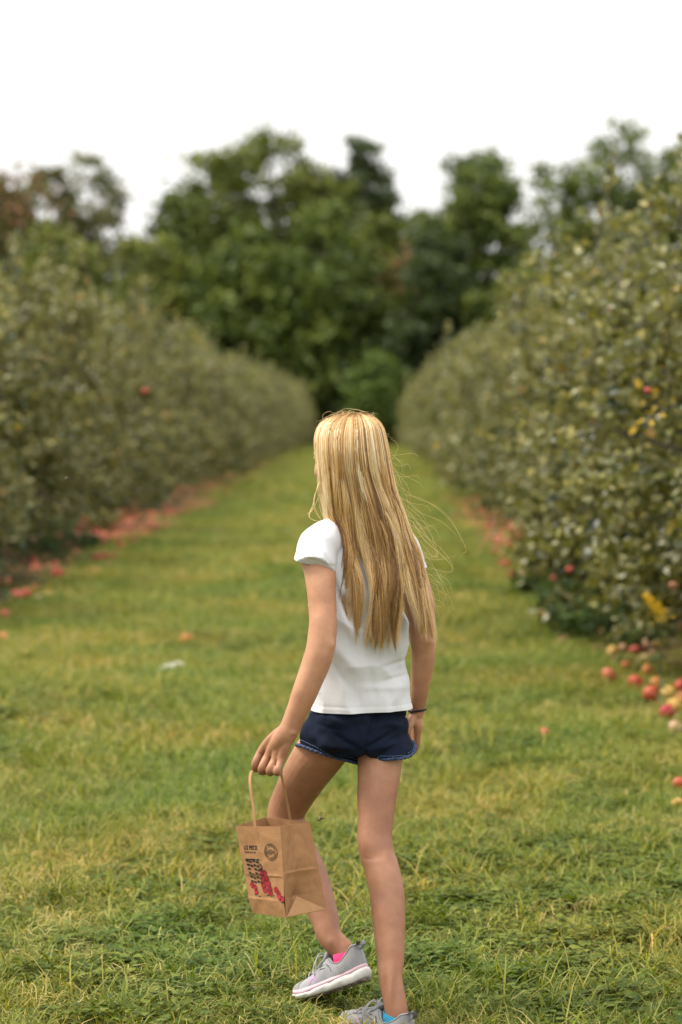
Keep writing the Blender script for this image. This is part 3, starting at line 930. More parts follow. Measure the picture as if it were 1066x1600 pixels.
limb(bm, LEFT_LEG, R25, extra=[(ML @ Vector((.050, 0, .084)), .0258), (ML @ Vector((.056, 0, .052)), .0245), (ML @ Vector((.062, 0, .035)), .021)])
for p, r in ((at(586, 1312, 5.635), .028), (at(437, 1272, 5.895), .027)):     # knee caps
    ball(bm, p, (r, r, r * 1.25))
# feet inside the shoes
for M in (MR, ML): tube(bm, [M @ Vector((.03, 0, .045)), M @ Vector((.10, 0, .043)), M @ Vector((.17, 0, .036)), M @ Vector((.205, 0, .032))], [.016, .018, .014, .008], 10, 10)
# arms
LEFT_ARM = [(505, 848, 5.63, 27), (496, 868, 5.60, 28), (499.5, 890, 5.57, 25.5), (502, 920, 5.545, 23.3), (504, 950, 5.53, 22.3), (505, 975, 5.515, 22), (503, 1000, 5.505, 23), (499, 1022, 5.50, 23),
            (489, 1050, 5.50, 21.6), (476, 1083, 5.50, 20), (464, 1112, 5.505, 17.6), (455, 1134, 5.51, 16.4), (447, 1148, 5.513, 16.5), (438, 1160, 5.525, 15), (431, 1169, 5.54, 11)]
RIGHT_ARM = [(622, 852, 5.74, 25), (634, 877, 5.745, 26), (646, 908, 5.74, 24), (655, 945, 5.735, 23.5), (660, 985, 5.73, 21.5), (661.5, 1003, 5.73, 20.5), (662, 1018, 5.735, 19), (659.5, 1047, 5.75, 17.5),
             (655.5, 1080, 5.765, 14.5), (652.5, 1104, 5.78, 12), (651, 1116, 5.785, 12)]
limb(bm, LEFT_ARM); limb(bm, RIGHT_ARM)
ball(bm, at(673, 1000, 5.725), (.012, .014, .016))                             # elbow point
# left hand: palm and four fingers closed over the bag handle, thumb behind
def chain(pts, radii, n=14, seg=10):
    P = [at(*p) for p in pts]
    tube(bm, P, [r for r in radii], seg, n)
for mcp, q in (((408, 1174, 5.575), .0105), ((419, 1181, 5.55), .0108), ((430, 1187, 5.53), .0105), ((440, 1189, 5.515), .0098)):
    w = (450 + (mcp[0] - 424) * .35, 1138 + (mcp[0] - 424) * .1, 5.512 + (mcp[2] - 5.54) * .3)
    mid = ((w[0] + mcp[0]) / 2 - 1, (w[1] + mcp[1]) / 2 - 1, (w[2] + mcp[2]) / 2 - .002)
    chain([w, mid, mcp], [.0105, .0125, q], 11)
chain([(440, 1150, 5.535), (425, 1178, 5.56)], [.013, .013], 7)
FING = [((408, 1174, 5.575), (398.5, 1194, 5.566), (400.5, 1202, 5.585), (411, 1199, 5.597)),
        ((419, 1181, 5.55), (409, 1200, 5.538), (410.5, 1207, 5.557), (420, 1203, 5.572)),
        ((430, 1187, 5.53), (421.5, 1202.5, 5.517), (422.5, 1208, 5.536), (431, 1203, 5.552)),
        ((440, 1189, 5.515), (433.5, 1203.5, 5.503), (433.5, 1208.5, 5.518), (440, 1204, 5.533))]
for k, f in enumerate(FING):
    r0 = (.0093, .0095, .0092, .0083)[k]
    chain(f, [r0 * 1.05, r0, r0 * .93, r0 * .8], 16)
chain([(432, 1160, 5.55), (418, 1180, 5.60), (414, 1194, 5.612), (420, 1203, 5.602)], [.013, .0105, .0095, .0075], 14)
# right hand: hanging, fingers curled behind the shorts
for k, (dx, dY) in enumerate(((4.5, -.012), (2.5, .004), (-1, .018), (-4, .030))):
    chain([(650 + dx * .4, 1114, 5.79 + dY * .5), (648.5 + dx, 1134, 5.79 + dY), (647 + dx, 1148, 5.795 + dY)], [.011, .0115, .0100], 9)
    chain([(647 + dx, 1148, 5.795 + dY), (647.5 + dx * .9, 1162, 5.80 + dY), (643 + dx * .8, 1173, 5.805 + dY), (635 + dx * .7, 1178.5, 5.805 + dY)], [.0098, .0092, .0085, .0070], 14)
chain([(645, 1120, 5.775), (638, 1138, 5.76), (634, 1152, 5.765), (632, 1163, 5.775)], [.012, .010, .009, .007], 12)
body_me = fuse('body', bm, 0.0027, 7)
# hollows and swells: back of the knee, calf, heel cord, elbow, wrist, knuckles
bV = coords(body_me).astype(np.float64); bN = normals(body_me)
def swell(p, rad, amount, ax=None):
    d = (bV - np.array(p)) / np.array(rad)
    w = np.exp(-(d ** 2).sum(1))
    global bDisp
    bDisp = bDisp + w * amount
bDisp = np.zeros(len(bV))
kn = lambda x, y, dy=0: at(x, y, 5.575 - dy)
swell(kn(572, 1318), (.010, .03, .035), .0030); swell(kn(606, 1322), (.009, .03, .030), .0026)
swell(kn(590, 1336), (.016, .03, .008), -.0030); swell(kn(578, 1340), (.014, .03, .004), -.0016)
swell(kn(598, 1398, .04), (.018, .03, .045), .0035); swell(kn(614, 1392, .04), (.016, .03, .040), .0026)
swell(at(600, 1540, 5.42), (.006, .03, .035), -.0030); swell(at(620, 1540, 5.43), (.006, .03, .035), -.0028); swell(at(611, 1545, 5.41), (.005, .02, .040), .0025)
swell(at(517, 1472, 5.63), (.010, .02, .012), .0022); swell(at(532, 1462, 5.62), (.006, .03, .03), -.0022)
swell(at(520, 1008, 5.48), (.010, .02, .010), .0022); swell(at(508, 1012, 5.475), (.006, .02, .012), -.0014); swell(at(672, 1003, 5.71), (.008, .02, .008), .002)
swell(at(458, 1146, 5.485), (.006, .02, .006), .0022)
for q in ((408, 1175, 5.56), (419, 1183, 5.535), (430, 1188, 5.515), (440, 1190, 5.50)): swell(at(*q), (.006, .02, .006), .0016)
bDisp += np.array([noise.noise(Vector(p) * 22) for p in bV]) * .0007
bDisp *= 1.35
bV += bN * bDisp[:, None]
set_coords(body_me, bV)
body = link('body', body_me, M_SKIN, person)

# eyes, brows and mouth on the far side of the face
M_EYE = simple('eye_white', (0.75, 0.73, 0.70), 0.2, 0.03, 20, 0)
M_IRIS = simple('iris', (0.10, 0.16, 0.22), 0.2, 0.2, 60, 0)
M_LIP = simple('lips', (0.55, 0.22, 0.18), 0.45, 0.1, 60, 0.1)
M_BROW = simple('brow_hair', (0.28, 0.17, 0.08), 0.7, 0.2, 200, 0.2)
for s in (-1, 1):
    bm = bmesh.new(); ball(bm, hp(s * .027, .070, -.022), (.0105, .0105, .0095), HM, 16, 10)
    ey = link('eye', bm_mesh('eye', bm), M_EYE, person)
    bm = bmesh.new(); ball(bm, hp(s * .027, .0785, -.022), (.0048, .0028, .0048), HM, 12, 8)
    link('iris', bm_mesh('iris', bm), M_IRIS, ey)
    bm = bmesh.new(); tube(bm, [hp(s * .013, .082, -.004), hp(s * .028, .080, .001), hp(s * .042, .070, -.004)], [.002, .0026, .0012], 6, 8)
    link('eyebrow', bm_mesh('eyebrow', bm), M_BROW, person)
    bm = bmesh.new(); tube(bm, [hp(s * .016, .082, -.017), hp(s * .028, .085, -.013), hp(s * .041, .074, -.018)], [.0010, .0016, .0010], 6, 8)
    link('eyelash', bm_mesh('eyelash', bm), M_BROW, person)
bm = bmesh.new(); tube(bm, [hp(-.019, .083, -.070), hp(0, .091, -.069), hp(.019, .083, -.070)], [.002, .0052, .002], 8, 10)
link('mouth', bm_mesh('mouth', bm), M_LIP, person)

# ------------------------------------------------------------------ t-shirt
def cloth_mat(name, col, weave, bmp, rough, var=0.06, sheen=0.2, big=6, bdist=0.0006):
    m, nt, b = new_mat(name)
    f = tex_noise(nt, big, 6)
    r = ramp(nt, [(0.3, tuple(c * (1 - var) for c in col)), (0.7, tuple(min(1, c * (1 + var)) for c in col))])
    nt.links.new(f, r.inputs['Fac'])
    w = tex_noise(nt, weave, 3)
    col2 = mixc(nt, 0.35, r.outputs['Color'], (1, 1, 1), 'MULTIPLY')
    wr = ramp(nt, [(0.3, (0.86, 0.86, 0.86)), (0.7, (1, 1, 1))])
    nt.links.new(w, wr.inputs['Fac'])
    nt.links.new(mixc(nt, 1.0, r.outputs['Color'], wr.outputs['Color'], 'MULTIPLY'), b.inputs['Base Color'])
    b.inputs['Roughness'].default_value = rough
    b.inputs['Specular IOR Level'].default_value = 0.15
    b.inputs['Sheen Weight'].default_value = sheen
    bump(nt, b, w, bmp, bdist)
    return m
M_SHIRT = cloth_mat('white_cotton', (0.64, 0.64, 0.66), 500, 0.35, 0.85, 0.02, 0.1)
bm = bmesh.new()
SH = [(566, 1124, 5.68, .122, .099), (565, 1107.5, 5.68, .1215, .0985), (563.5, 1080, 5.678, .120, .0955), (561.5, 1050, 5.674, .1185, .090), (558.5, 1000, 5.668, .1185, .087), (559, 950, 5.665, .1175, .084), (562, 900, 5.665, .117, .081),
      (563, 868, 5.67, .121, .070), (563, 848, 5.675, .116, .058), (562, 832, 5.68, .088, .049), (561, 818, 5.682, .056, .046)]
S = catmull([list(at(r[0], r[1], r[2])) + [r[3], r[4]] for r in SH], 48)
S[0][2] = S[0][2]
loft(bm, [(Vector(s[:3]), s[3], s[4], 2.25) for s in S], R25, 48)
# sleeves end in a slanting opening
SLV = []
for rows, hem_n in (([(528, 842, 5.655, 33), (512, 845, 5.63, 32), (501, 853, 5.605, 32), (495, 866, 5.585, 31.5), (492, 882, 5.565, 33.5)], (-19, 62)),
                    ([(602, 842, 5.70, 29), (614, 847, 5.73, 28), (624, 858, 5.745, 28), (632, 874, 5.75, 28), (638, 892, 5.745, 29)], (14, 62))):
    S = catmull([list(at(r[0], r[1], r[2])) + [r[3] / 3775 * r[2]] for r in rows], 20)
    e_ = S[-1].copy(); e_[:3] += .018 * (S[-1][:3] - S[-3][:3]) / np.linalg.norm(S[-1][:3] - S[-3][:3]); S = np.vstack([S, e_])
    loft(bm, [(Vector(s[:3]), s[3], s[3] * 1.02) for s in S], (1, 0, 0), 28)
    SLV.append((at(*rows[-1][:3]), Vector((hem_n[0], 6, -hem_n[1])).normalized(), rows[-1][3] / 3775 * rows[-1][2]))
shirt_me = fuse('t_shirt', bm, 0.0033, 5)
V = coords(shirt_me).astype(np.float64); NN = normals(shirt_me)
cx = at(565, 1107, 5.68)
dd = V - np.array(cx)
zh = cx.z
u = dd @ np.array(R25)
hz = V[:, 2] - zh
fold = np.zeros(len(V))
for k, (p, q) in enumerate(zip(V, hz)):
    pv = Vector(p)
    f = noise.noise(Vector((pv.x * 9 + pv.z * 5, pv.y * 9, pv.z * 4))) * .0062
    f += (abs(noise.noise(Vector((pv.x * 11 + pv.z * 9 + 7, pv.y * 11, pv.z * 7 - pv.x * 5)))) - .2) * -.0075
    f += noise.noise(Vector((pv.x * 26 + pv.z * 14, pv.y * 20, pv.z * 9 - pv.x * 6))) * .0024
    fold[k] = f
amp = np.clip((zh + .40 - V[:, 2]) / .12, .55, 1)
fold *= amp * 1.8
fold += .0032 * np.sin(38 * u + 9 * hz + 2.0 * np.sin(11 * hz)) * np.exp(-((hz - .16) / .14) ** 2)
# soft diagonal pulls from the left armpit and slight horizontal creases near the waist
fold += .0030 * np.sin(70 * (hz - .55 * u) + 4 * u) * np.exp(-((hz - .07) / .06) ** 2) * np.clip(u / .1 + .2, 0, 1)
fold += .0025 * np.sin(55 * (hz + .9 * u)) * np.exp(-((hz - .25) / .08) ** 2) * np.clip(-u / .1 + .3, 0, 1)
groove = np.exp(-((hz - .0135) / .0022) ** 2) * (np.abs(NN[:, 2]) < .6)
fold += np.where(hz < .0135, .0007, 0) - .0013 * groove
for c, nrm, rad in SLV:
    d = V - np.array(c); h = d @ np.array(nrm)
    radial = np.linalg.norm(d - h[:, None] * np.array(nrm), axis=1)
    fold -= .0011 * np.exp(-((h + .013) / .0022) ** 2) * (radial < rad * 1.3) * (np.abs(NN @ np.array(nrm)) < .7)
V += NN * fold[:, None]
set_coords(shirt_me, V)
# pulls and creases that run from one point to another
def crease(P, nrm, p, q, Y, width, depth):
    a_, b2 = np.array(at(p[0], p[1], Y)), np.array(at(q[0], q[1], Y))
    dv = b2 - a_; L2 = (dv[[0, 2]] ** 2).sum()
    t_ = np.clip(((P - a_)[:, [0, 2]] @ dv[[0, 2]]) / L2, 0, 1)
    c_ = a_[None] + dv[None] * t_[:, None]
    dist = np.hypot(P[:, 0] - c_[:, 0], P[:, 2] - c_[:, 2])
    return depth * np.exp(-(dist / width) ** 2) * np.sin(np.pi * np.clip(t_ * .9 + .05, 0, 1)) * (nrm[:, 1] < .2)
cr = np.zeros(len(V))
for p, q, w_, d_ in (((519, 900), (552, 985), .007, -.0055), ((528, 930), (560, 1010), .010, .0045), ((500, 1010), (545, 1078), .009, -.005), ((512, 1000), (560, 1050), .012, .004),
                     ((596, 1046), (642, 1034), .005, -.004), ((598, 1066), (641, 1060), .005, -.0035), ((560, 1075), (640, 1078), .008, .003), ((506, 859), (523, 889), .0045, -.006),
                     ((490, 838), (508, 863), .006, -.004), ((499, 850), (516, 878), .006, .003), ((478, 850), (490, 872), .008, .002), ((636, 940), (615, 1010), .009, -.004), ((625, 1000), (634, 1090), .008, .003), ((575, 1020), (585, 1095), .010, -.0035)):
    cr += crease(V, NN, p, q, 5.58, w_, d_)
V += NN * cr[:, None]
set_coords(shirt_me, V)
# cut clean hems: the openings are the edge of the cloth
bm = bmesh.new(); bm.from_mesh(shirt_me)
bmesh.ops.bisect_plane(bm, geom=bm.verts[:] + bm.edges[:] + bm.faces[:], plane_co=cx, plane_no=Vector((.012, 0, -1)), clear_outer=True)
for c, nrm, rad in SLV:
    fs = []
    for f in bm.faces:
        d = f.calc_center_median() - c; h = d.dot(nrm)
        q = f.calc_center_median() - at(562.5, 890, 5.666)
        inside = (q.dot(R25) / .120) ** 2 + (q.dot(F25) / .086) ** 2 < 1.16
        if -.02 < h < .05 and (d - nrm * h).length < rad * 1.22 and not inside: fs.append(f)
    g = set(fs) | {e for f in fs for e in f.edges} | {v for f in fs for v in f.verts}
    bmesh.ops.bisect_plane(bm, geom=list(g), plane_co=c, plane_no=nrm, clear_outer=True)
for f in bm.faces: f.smooth = True
bm.to_mesh(shirt_me); bm.free()
shirt = link('t_shirt', shirt_me, M_SHIRT, person)
shirt['label'] = 'plain white cap sleeved cotton t-shirt'

# ------------------------------------------------------------------ denim shorts
M_DENIM = cloth_mat('dark_denim', (0.0042, 0.0080, 0.0205), 700, 0.5, 0.85, 0.6, 0.0, 14)
M_STITCH = simple('pale_blue_stitching', (0.10, 0.17, 0.30), 0.8, 0.3, 400, 0)
M_ROPE = None
bm = bmesh.new()
W = [(563, 1080, 5.68, .108, .084), (562, 1105, 5.68, .113, .0885), (561, 1130, 5.682, .1185, .098), (560, 1150, 5.685, .117, .098), (560, 1166, 5.69, .098, .085)]
S = catmull([list(at(r[0], r[1], r[2])) + [r[3], r[4]] for r in W], 24)
loft(bm, [(Vector(s[:3]), s[3], s[4], 2.2) for s in S], R25, 48)
HEMS = []
def shorts_leg(rows, hem_pts, sgn):
    """rows of centres; the last ring is bent through the hem outline (angle -> photo pixel)"""
    S = catmull([list(at(r[0], r[1], r[2])) + [r[3], r[4]] for r in rows], 14)
    rings = loft(bm, [(Vector(s[:3]), s[3], s[4]) for s in S], R25, 40, cap=False, fixed=True)
    last = rings[-1]
    co = [v.co.copy() for v in last]
    for k, v in enumerate(last):
        a = 2 * PI * k / 40
        v.co = v.co + hem_pts(a)
    for j, wgt in ((-2, .7), (-3, .4), (-4, .15)):
        for k, v in enumerate(rings[j]):
            v.co = v.co + hem_pts(2 * PI * k / 40) * wgt
    bm.faces.new(list(reversed(rings[0])))
    c = bm.verts.new(sum((v.co for v in last), Vector()) / 40 + Vector((0, 0, .03)))
    for k in range(40): bm.faces.new((last[k], last[(k + 1) % 40], c))
    HEMS.append([v.co.copy() for v in last])
# angle 0 is her right; the back of the leg faces the camera
shorts_leg([(535, 1112, 5.675, .076, .084), (524, 1142, 5.685, .0775, .086), (517, 1166, 5.695, .0745, .083), (513, 1179, 5.70, .0735, .081)],
           lambda a: Vector((0, 0, -.022 * math.cos(a) - .003 + .006 * max(0, -math.cos(a)) ** 3)), -1)
shorts_leg([(585, 1120, 5.70, .066, .078), (597, 1146, 5.70, .0625, .077), (604, 1164, 5.69, .0615, .076), (606, 1177, 5.685, .0615, .075)],
           lambda a: Vector((0, 0, -.003 + .027 * max(0, math.cos(a)) ** 2.2 - .004 * max(0, -math.cos(a)))), 1)
shorts_me = fuse('shorts', bm, 0.0032, 4)
V = coords(shorts_me).astype(np.float64); NN = normals(shorts_me)
fold = np.array([noise.noise(Vector((p[0] * 14 + p[2] * 16, p[1] * 12, p[2] * 22 - p[0] * 10))) * .0085 + noise.noise(Vector((p[0] * 40 + p[2] * 30, p[1] * 30, p[2] * 46 - p[0] * 22))) * .0026 for p in V])
seam_x = at(592, 1120, 5.59); seam_b = at(572, 1172, 5.60)
line_x = seam_b.x + (seam_x.x - seam_b.x) * np.clip((V[:, 2] - seam_b.z) / (seam_x.z - seam_b.z), 0, 1.6)
fold -= np.where(V[:, 1] < 5.66, .0055 * np.exp(-((V[:, 0] - line_x) / .006) ** 2), 0)
for p, q, w_, d_ in (((566, 1176), (522, 1146), .006, -.005), ((562, 1170), (505, 1166), .007, .0045), ((558, 1185), (490, 1172), .005, -.004), ((570, 1172), (622, 1142), .006, -.005), ((578, 1174), (632, 1160), .006, .004),
                     ((588, 1112), (572, 1165), .004, -.006), ((500, 1120), (550, 1132), .008, .004), ((498, 1134), (540, 1142), .006, -.004), ((600, 1118), (640, 1128), .006, -.004), ((604, 1130), (638, 1142), .007, .0035)):
    fold += crease(V, NN, p, q, 5.59, w_, d_)
V += NN * fold[:, None]
set_coords(shorts_me, V)
shorts = link('shorts', shorts_me, M_DENIM, person)
shorts['label'] = 'dark navy denim shorts with curved rope hems'
m, nt, b = new_mat('rope_hem_denim')
mk = ramp(nt, [(0.42, (0.010, 0.018, 0.050)), (0.62, (0.035, 0.065, 0.15))])
nt.links.new(tex_noise(nt, 150, 3, stretch=(1, 1, .6)), mk.inputs['Fac']); nt.links.new(mk.outputs['Color'], b.inputs['Base Color']); b.inputs['Roughness'].default_value = .85
bump(nt, b, tex_noise(nt, 220, 3), .6, .002)
M_ROPE = m
for H in HEMS:
    ctr = sum(H, Vector()) / len(H)
    bm = bmesh.new()
    P = [p + (p - ctr).normalized() * .0008 + Vector((0, 0, .001)) for p in H]
    P = P + [P[0]]
    S = catmull([list(p) for p in P], 240)
    rr = [.0036 + .0006 * math.sin(k * 1.05) for k in range(240)]
    tube(bm, [Vector(s) for s in S], rr, 8, cap=False)
    hm = link('hem', bm_mesh('hem', bm), M_ROPE, shorts)
    # stitching above the hem, laid on the cloth
    bm = bmesh.new()
    dg = bpy.context.evaluated_depsgraph_get()
    from mathutils.bvhtree import BVHTree
    bvh = BVHTree.FromPolygons([tuple(v) for v in V], [tuple(p.vertices) for p in shorts_me.polygons])
    pts = []
    for s in S:
        q = Vector(s) + Vector((0, 0, .0085)) + (Vector(s) - ctr).normalized() * .004
        h = bvh.find_nearest(q)
        pts.append(h[0] + h[1] * .0006)
    for k in range(0, len(pts) - 3, 4):
        tube(bm, [pts[k], pts[k + 1], pts[k + 2], pts[k + 3]], .00062, 4)
    link('stitching', bm_mesh('stitching', bm), M_STITCH, shorts)

# hair tie on the right wrist
M_BLACK = simple('black_elastic', (0.008, 0.008, 0.009), 0.7, 0.3, 300, 0.4)
bm = bmesh.new()
c = at(652, 1109, 5.783)
S = [c + Vector((.0205 * math.cos(a), .0200 * math.sin(a), .0022 * math.cos(a) - .001)) for a in np.linspace(0, 2 * PI, 40)]
tube(bm, S, .0028, 8, cap=False)
link('hair_tie', bm_mesh('hair_tie', bm), M_BLACK, person)

# ------------------------------------------------------------------ running shoes
M_UPPER = cloth_mat('grey_mesh', (0.30, 0.30, 0.31), 900, 0.5, 0.75, 0.06, 0.1, 40, .0005)
M_SOLE = simple('white_foam', (0.62, 0.60, 0.57), 0.5, 0.14, 30, 0.15)
M_PINKSOLE = simple('pale_pink_foam', (0.62, 0.42, 0.48), 0.55, 0.08, 40, 0.1)
M_OUTSOLE = simple('worn_rubber', (0.16, 0.12, 0.10), 0.8, 0.4, 60, 0.5)
M_LOGO = simple('lilac_print', (0.52, 0.22, 0.52), 0.5, 0.08, 60, 0)
M_PIPING = simple('dark_grey_trim', (0.055, 0.055, 0.062), 0.7, 0.2, 100, 0)
M_LACE = simple('grey_laces', (0.34, 0.34, 0.34), 0.8, 0.1, 500, 0.4)
M_TOE = simple('scuffed_toe', (0.24, 0.235, 0.23), 0.7, 0.2, 60, 0.2)

def interp(x, tab): return float(np.interp(x, [t[0] for t in tab], [t[1] for t in tab]))
HW0 = [(0, .0), (.004, .013), (.012, .022), (.03, .0285), (.06, .030), (.09, .031), (.13, .037), (.16, .0405), (.185, .040), (.205, .0355), (.219, .028), (.228, .018), (.231, .009), (.232, 0)]
HWT = [(x * SL / .232, h * 1.13) for x, h in HW0]
def outline(n):
    """closed plan outline of the shoe, starting at the heel, toe at x = SL"""
    t = np.linspace(0, PI, n // 2 + 1)
    xs = SL * (1 - np.cos(t)) / 2
    up = [(x, interp(x, HWT)) for x in xs]
    lo = [(x, -h) for x, h in up[1:-1]][::-1]
    return up + lo
COLLAR = [(0, .098), (.008, .097), (.022, .082), (.045, .066), (.062, .064), (.078, .070), (.092, .082), (.100, .088)]
RIDGE = [(.100, .088), (.118, .080), (.14, .070), (.165, .061), (.19, .056), (.21, .053), (.226, .051), (.24, .046)]
NS = 96
OUT = outline(NS)
def upper_pt(i, s, off=0.0):
    x, y = OUT[i % NS]
    zb = .020 - .004 * math.sin(PI * min(1, x / SL))
    B = Vector((x, y * .97, zb))
    if x < .100:
        f = x / .100
        T = Vector((.004 + f * .096, math.copysign(1, y) * min(abs(y), .0335 * math.sqrt(max(0, 1 - (2 * f - 1) ** 2.0)) ** .8 + .0), interp(x, COLLAR)))
    else:
        w = .016 * max(0, (1 - (x - .100) / .12)) ** 1.2
        T = Vector((min(x, SL - .004) - .012 * ((x - .1) / .14) ** 2, math.copysign(1, y) * min(abs(y) * .5, w), interp(x, RIDGE)))
    P = B.lerp(T, s)
    bulge = math.sin(PI * min(1, s * 1.02)) * (.011 if x > .1 else .005)
    n_ = Vector((0.0, math.copysign(1, y) if abs(y) > 1e-5 else 0, .55 if x > .1 else .1))
    if x > .205: n_ += Vector((.9 * (x - .205) / .027, 0, .3))
    if x < .02: n_ += Vector((-.7 * (1 - x / .02), 0, 0))
    return P + n_.normalized() * (bulge + off)
RS = 14
def make_shoe(parent, M, mirror, lateral, toe_dirty=True):
    """lateral: +1 when local +y is the outer side"""
    def W(p):
        q = Vector(p)
        if mirror: q.y = -q.y
        return M @ q
    shoe = empty('shoe', M.translation, parent)
    bpy.context.view_layer.update()
    shoe.parent = parent; shoe.matrix_parent_inverse = parent.matrix_world.inverted()
    bpy.context.view_layer.update()
    def put(name, bm, mat):
        for v in bm.verts: v.co = W(v.co)
        bmesh.ops.recalc_face_normals(bm, faces=bm.faces[:])
        o = bpy.data.objects.new(name, bm_mesh(name, bm)); COL.objects.link(o)
        o.data.materials.append(mat)
        o.parent = shoe; o.matrix_parent_inverse = shoe.matrix_world.inverted()
        return o
    bm = bmesh.new()
    rows = [[bm.verts.new(upper_pt(i, s)) for i in range(NS)] for s in np.linspace(0, 1, RS)]
    # turn the collar edge inward
    inner = []
    for i in range(NS):
        x, y = OUT[i]
        p = upper_pt(i, 1)
        if x < .1: inner.append(bm.verts.new(p + Vector((.006 * (1 - x / .05) if x < .05 else -.006 * (x - .05) / .05, -math.copysign(.004, y), -.004))))
        else: inner.append(bm.verts.new(p + Vector((0, 0, -.006))))
    rows.append(inner)
    rows.append([bm.verts.new(Vector((v.co.x, v.co.y * .9, v.co.z - .03))) for v in inner])
    for a, b_ in zip(rows, rows[1:]):
        for i in range(NS): bm.faces.new((a[i], a[(i + 1) % NS], b_[(i + 1) % NS], b_[i]))
    bmesh.ops.remove_doubles(bm, verts=bm.verts[:], dist=1e-5)
    put('upper', bm, M_UPPER)
    # tongue
    bm = bmesh.new()
    loft(bm, [(Vector((.205, 0, .034)), .012, .004), (Vector((.17, 0, .0525)), .016, .005), (Vector((.14, 0, .066)), .018, .006), (Vector((.112, 0, .082)), .020, .006), (Vector((.096, 0, .097)), .019, .005)], (0, 1, 0), 16)
    put('tongue', bm, M_UPPER)
    # midsole: pink band over a sculpted white foam wall
    def wall(name, zs, offs, mat, groove=0.0, closed=False):
        bm = bmesh.new()
        rws = []
        for z0, of in zip(zs, offs):
            rw = []
            for i in range(NS):
                x, y = OUT[i]
                x0, y0 = OUT[i - 1]; x1, y1 = OUT[(i + 1) % NS]
                tx, ty = x1 - x0, y1 - y0; L = math.hypot(tx, ty) or 1
                nx, ny = ty / L, -tx / L
                f = x / SL
                zz = z0(f)
                g = groove * (0.5 + 0.5 * math.sin(f * 26 + zz * 190)) ** 5 if groove else 0
                rw.append(bm.verts.new(Vector((x + (-nx) * (of(f) - g), y + (-ny) * (of(f) - g), zz))))
            rws.append(rw)
        for a, b_ in zip(rws, rws[1:]):
            for i in range(NS): bm.faces.new((a[i], a[(i + 1) % NS], b_[(i + 1) % NS], b_[i]))
        bm.faces.new(rws[0]); bm.faces.new(list(reversed(rws[-1])))
        return put(name, bm, mat)
    spring = lambda f: .012 * max(0, (f - .72) / .28) ** 1.7 + .006 * max(0, (.12 - f) / .12) ** 1.5
    top = lambda f: .036 - .014 * min(1, f / .75) + spring(f) * .9
    wall('sole_band', [lambda f: top(f) + .003, lambda f: top(f) + .001, lambda f: top(f) - .005, lambda f: top(f) - .007],
         [lambda f: .0005, lambda f: .0030, lambda f: .0042, lambda f: .002], M_PINKSOLE)
    wall('midsole', [lambda f: top(f) - .0062, lambda f: top(f) - .0082, lambda f: .5 * top(f) + spring(f) * .5, lambda f: .006 + spring(f), lambda f: .002 + spring(f)],
         [lambda f: .003, lambda f: .0062, lambda f: .0085 if f < .3 else .007, lambda f: .005, lambda f: .001], M_SOLE, .0035)
    bm = bmesh.new()
    for j in range(11):                                        # tread lugs
        f = .04 + j * .085
        if .42 < f < .52: continue
        x = f * SL; h = interp(x, HWT) * .86
        for sgn in (-1, 1):
            res = bmesh.ops.create_cube(bm, size=1)
            bmesh.ops.transform(bm, matrix=Matrix.Translation((x, sgn * h * .55, spring(f) - .0005)) @ Matrix.Diagonal((.014, h * .8, .0035, 1)), verts=res['verts'])
    put('outsole', bm, M_OUTSOLE)
    # pull tab at the heel
    bm = bmesh.new()
    P = [Vector((.006, 0, .090)), Vector((-.002, 0, .101)), Vector((-.014, 0, .100)), Vector((-.017, 0, .091)), Vector((-.008, 0, .083)), Vector((-.001, 0, .080))]
    S = catmull([list(p) for p in P], 18)
    a = [[bm.verts.new(Vector(s) + Vector((0, d, 0))) for d in (-.0085, .0085)] for s in S]
    for p, q in zip(a, a[1:]): bm.faces.new((p[0], p[1], q[1], q[0]))
    bmesh.ops.solidify(bm, geom=bm.faces[:], thickness=.0018)
    put('pull_tab', bm, M_UPPER)
    # overlay lines, collar piping, toe cap on both sides
    def on(x, s, side, off=.0006):
        best = min(range(NS), key=lambda i: abs(OUT[i][0] - x) + (0 if OUT[i][1] * side >= 0 else 9))
        i2 = min((i for i in range(NS) if i != best and OUT[i][1] * side >= 0), key=lambda i: abs(OUT[i][0] - (2 * x - OUT[best][0])))
        p, q = upper_pt(best, s, off), upper_pt(i2, s, off)
        xa, xb = OUT[best][0], OUT[i2][0]
        t = 0 if abs(xb - xa) < 1e-6 else min(1, max(0, (x - xa) / (xb - xa)))
        return p.lerp(q, t)
    bm = bmesh.new()
    for sd in (1, -1):
        L1 = [(.205, .86), (.19, .80), (.165, .86), (.145, .90), (.128, .93)]
        L2 = [(.128, .80), (.112, .74), (.100, .72), (.088, .66), (.084, .52)]
        L3 = [(.124, .66), (.112, .60), (.104, .56)]
        L4 = [(.212, .12), (.208, .45), (.200, .72), (.192, .90)]
        for L in (L1, L2, L3, L4):
            tube(bm, [on(x, s, sd) for x, s in L], .0009, 5, 16)
    put('overlay_trim', bm, M_PIPING)
    bm = bmesh.new()
    P = [upper_pt(i, .955, .0004) for i in range(NS) if OUT[i][0] < .098 and OUT[i][1] > 0]
    Q = [upper_pt(i, .955, .0004) for i in range(NS) if OUT[i][0] < .098 and OUT[i][1] < 0]
    tube(bm, P, .0008, 5); tube(bm, Q, .0008, 5)
    put('collar_piping', bm, M_PIPING)
    bm = bmesh.new()
    rws = [[bm.verts.new(upper_pt(i, s, .0011)) for i in range(NS) if OUT[i][0] > .203 + .012 * s] for s in (0.02,)]
    idx = [i for i in range(NS) if OUT[i][0] > .204]
    g = [[bm.verts.new(upper_pt(i, s, .0010)) for i in idx] for s in np.linspace(0, .62, 7)]
    for v in rws[0]: bm.verts.remove(v)
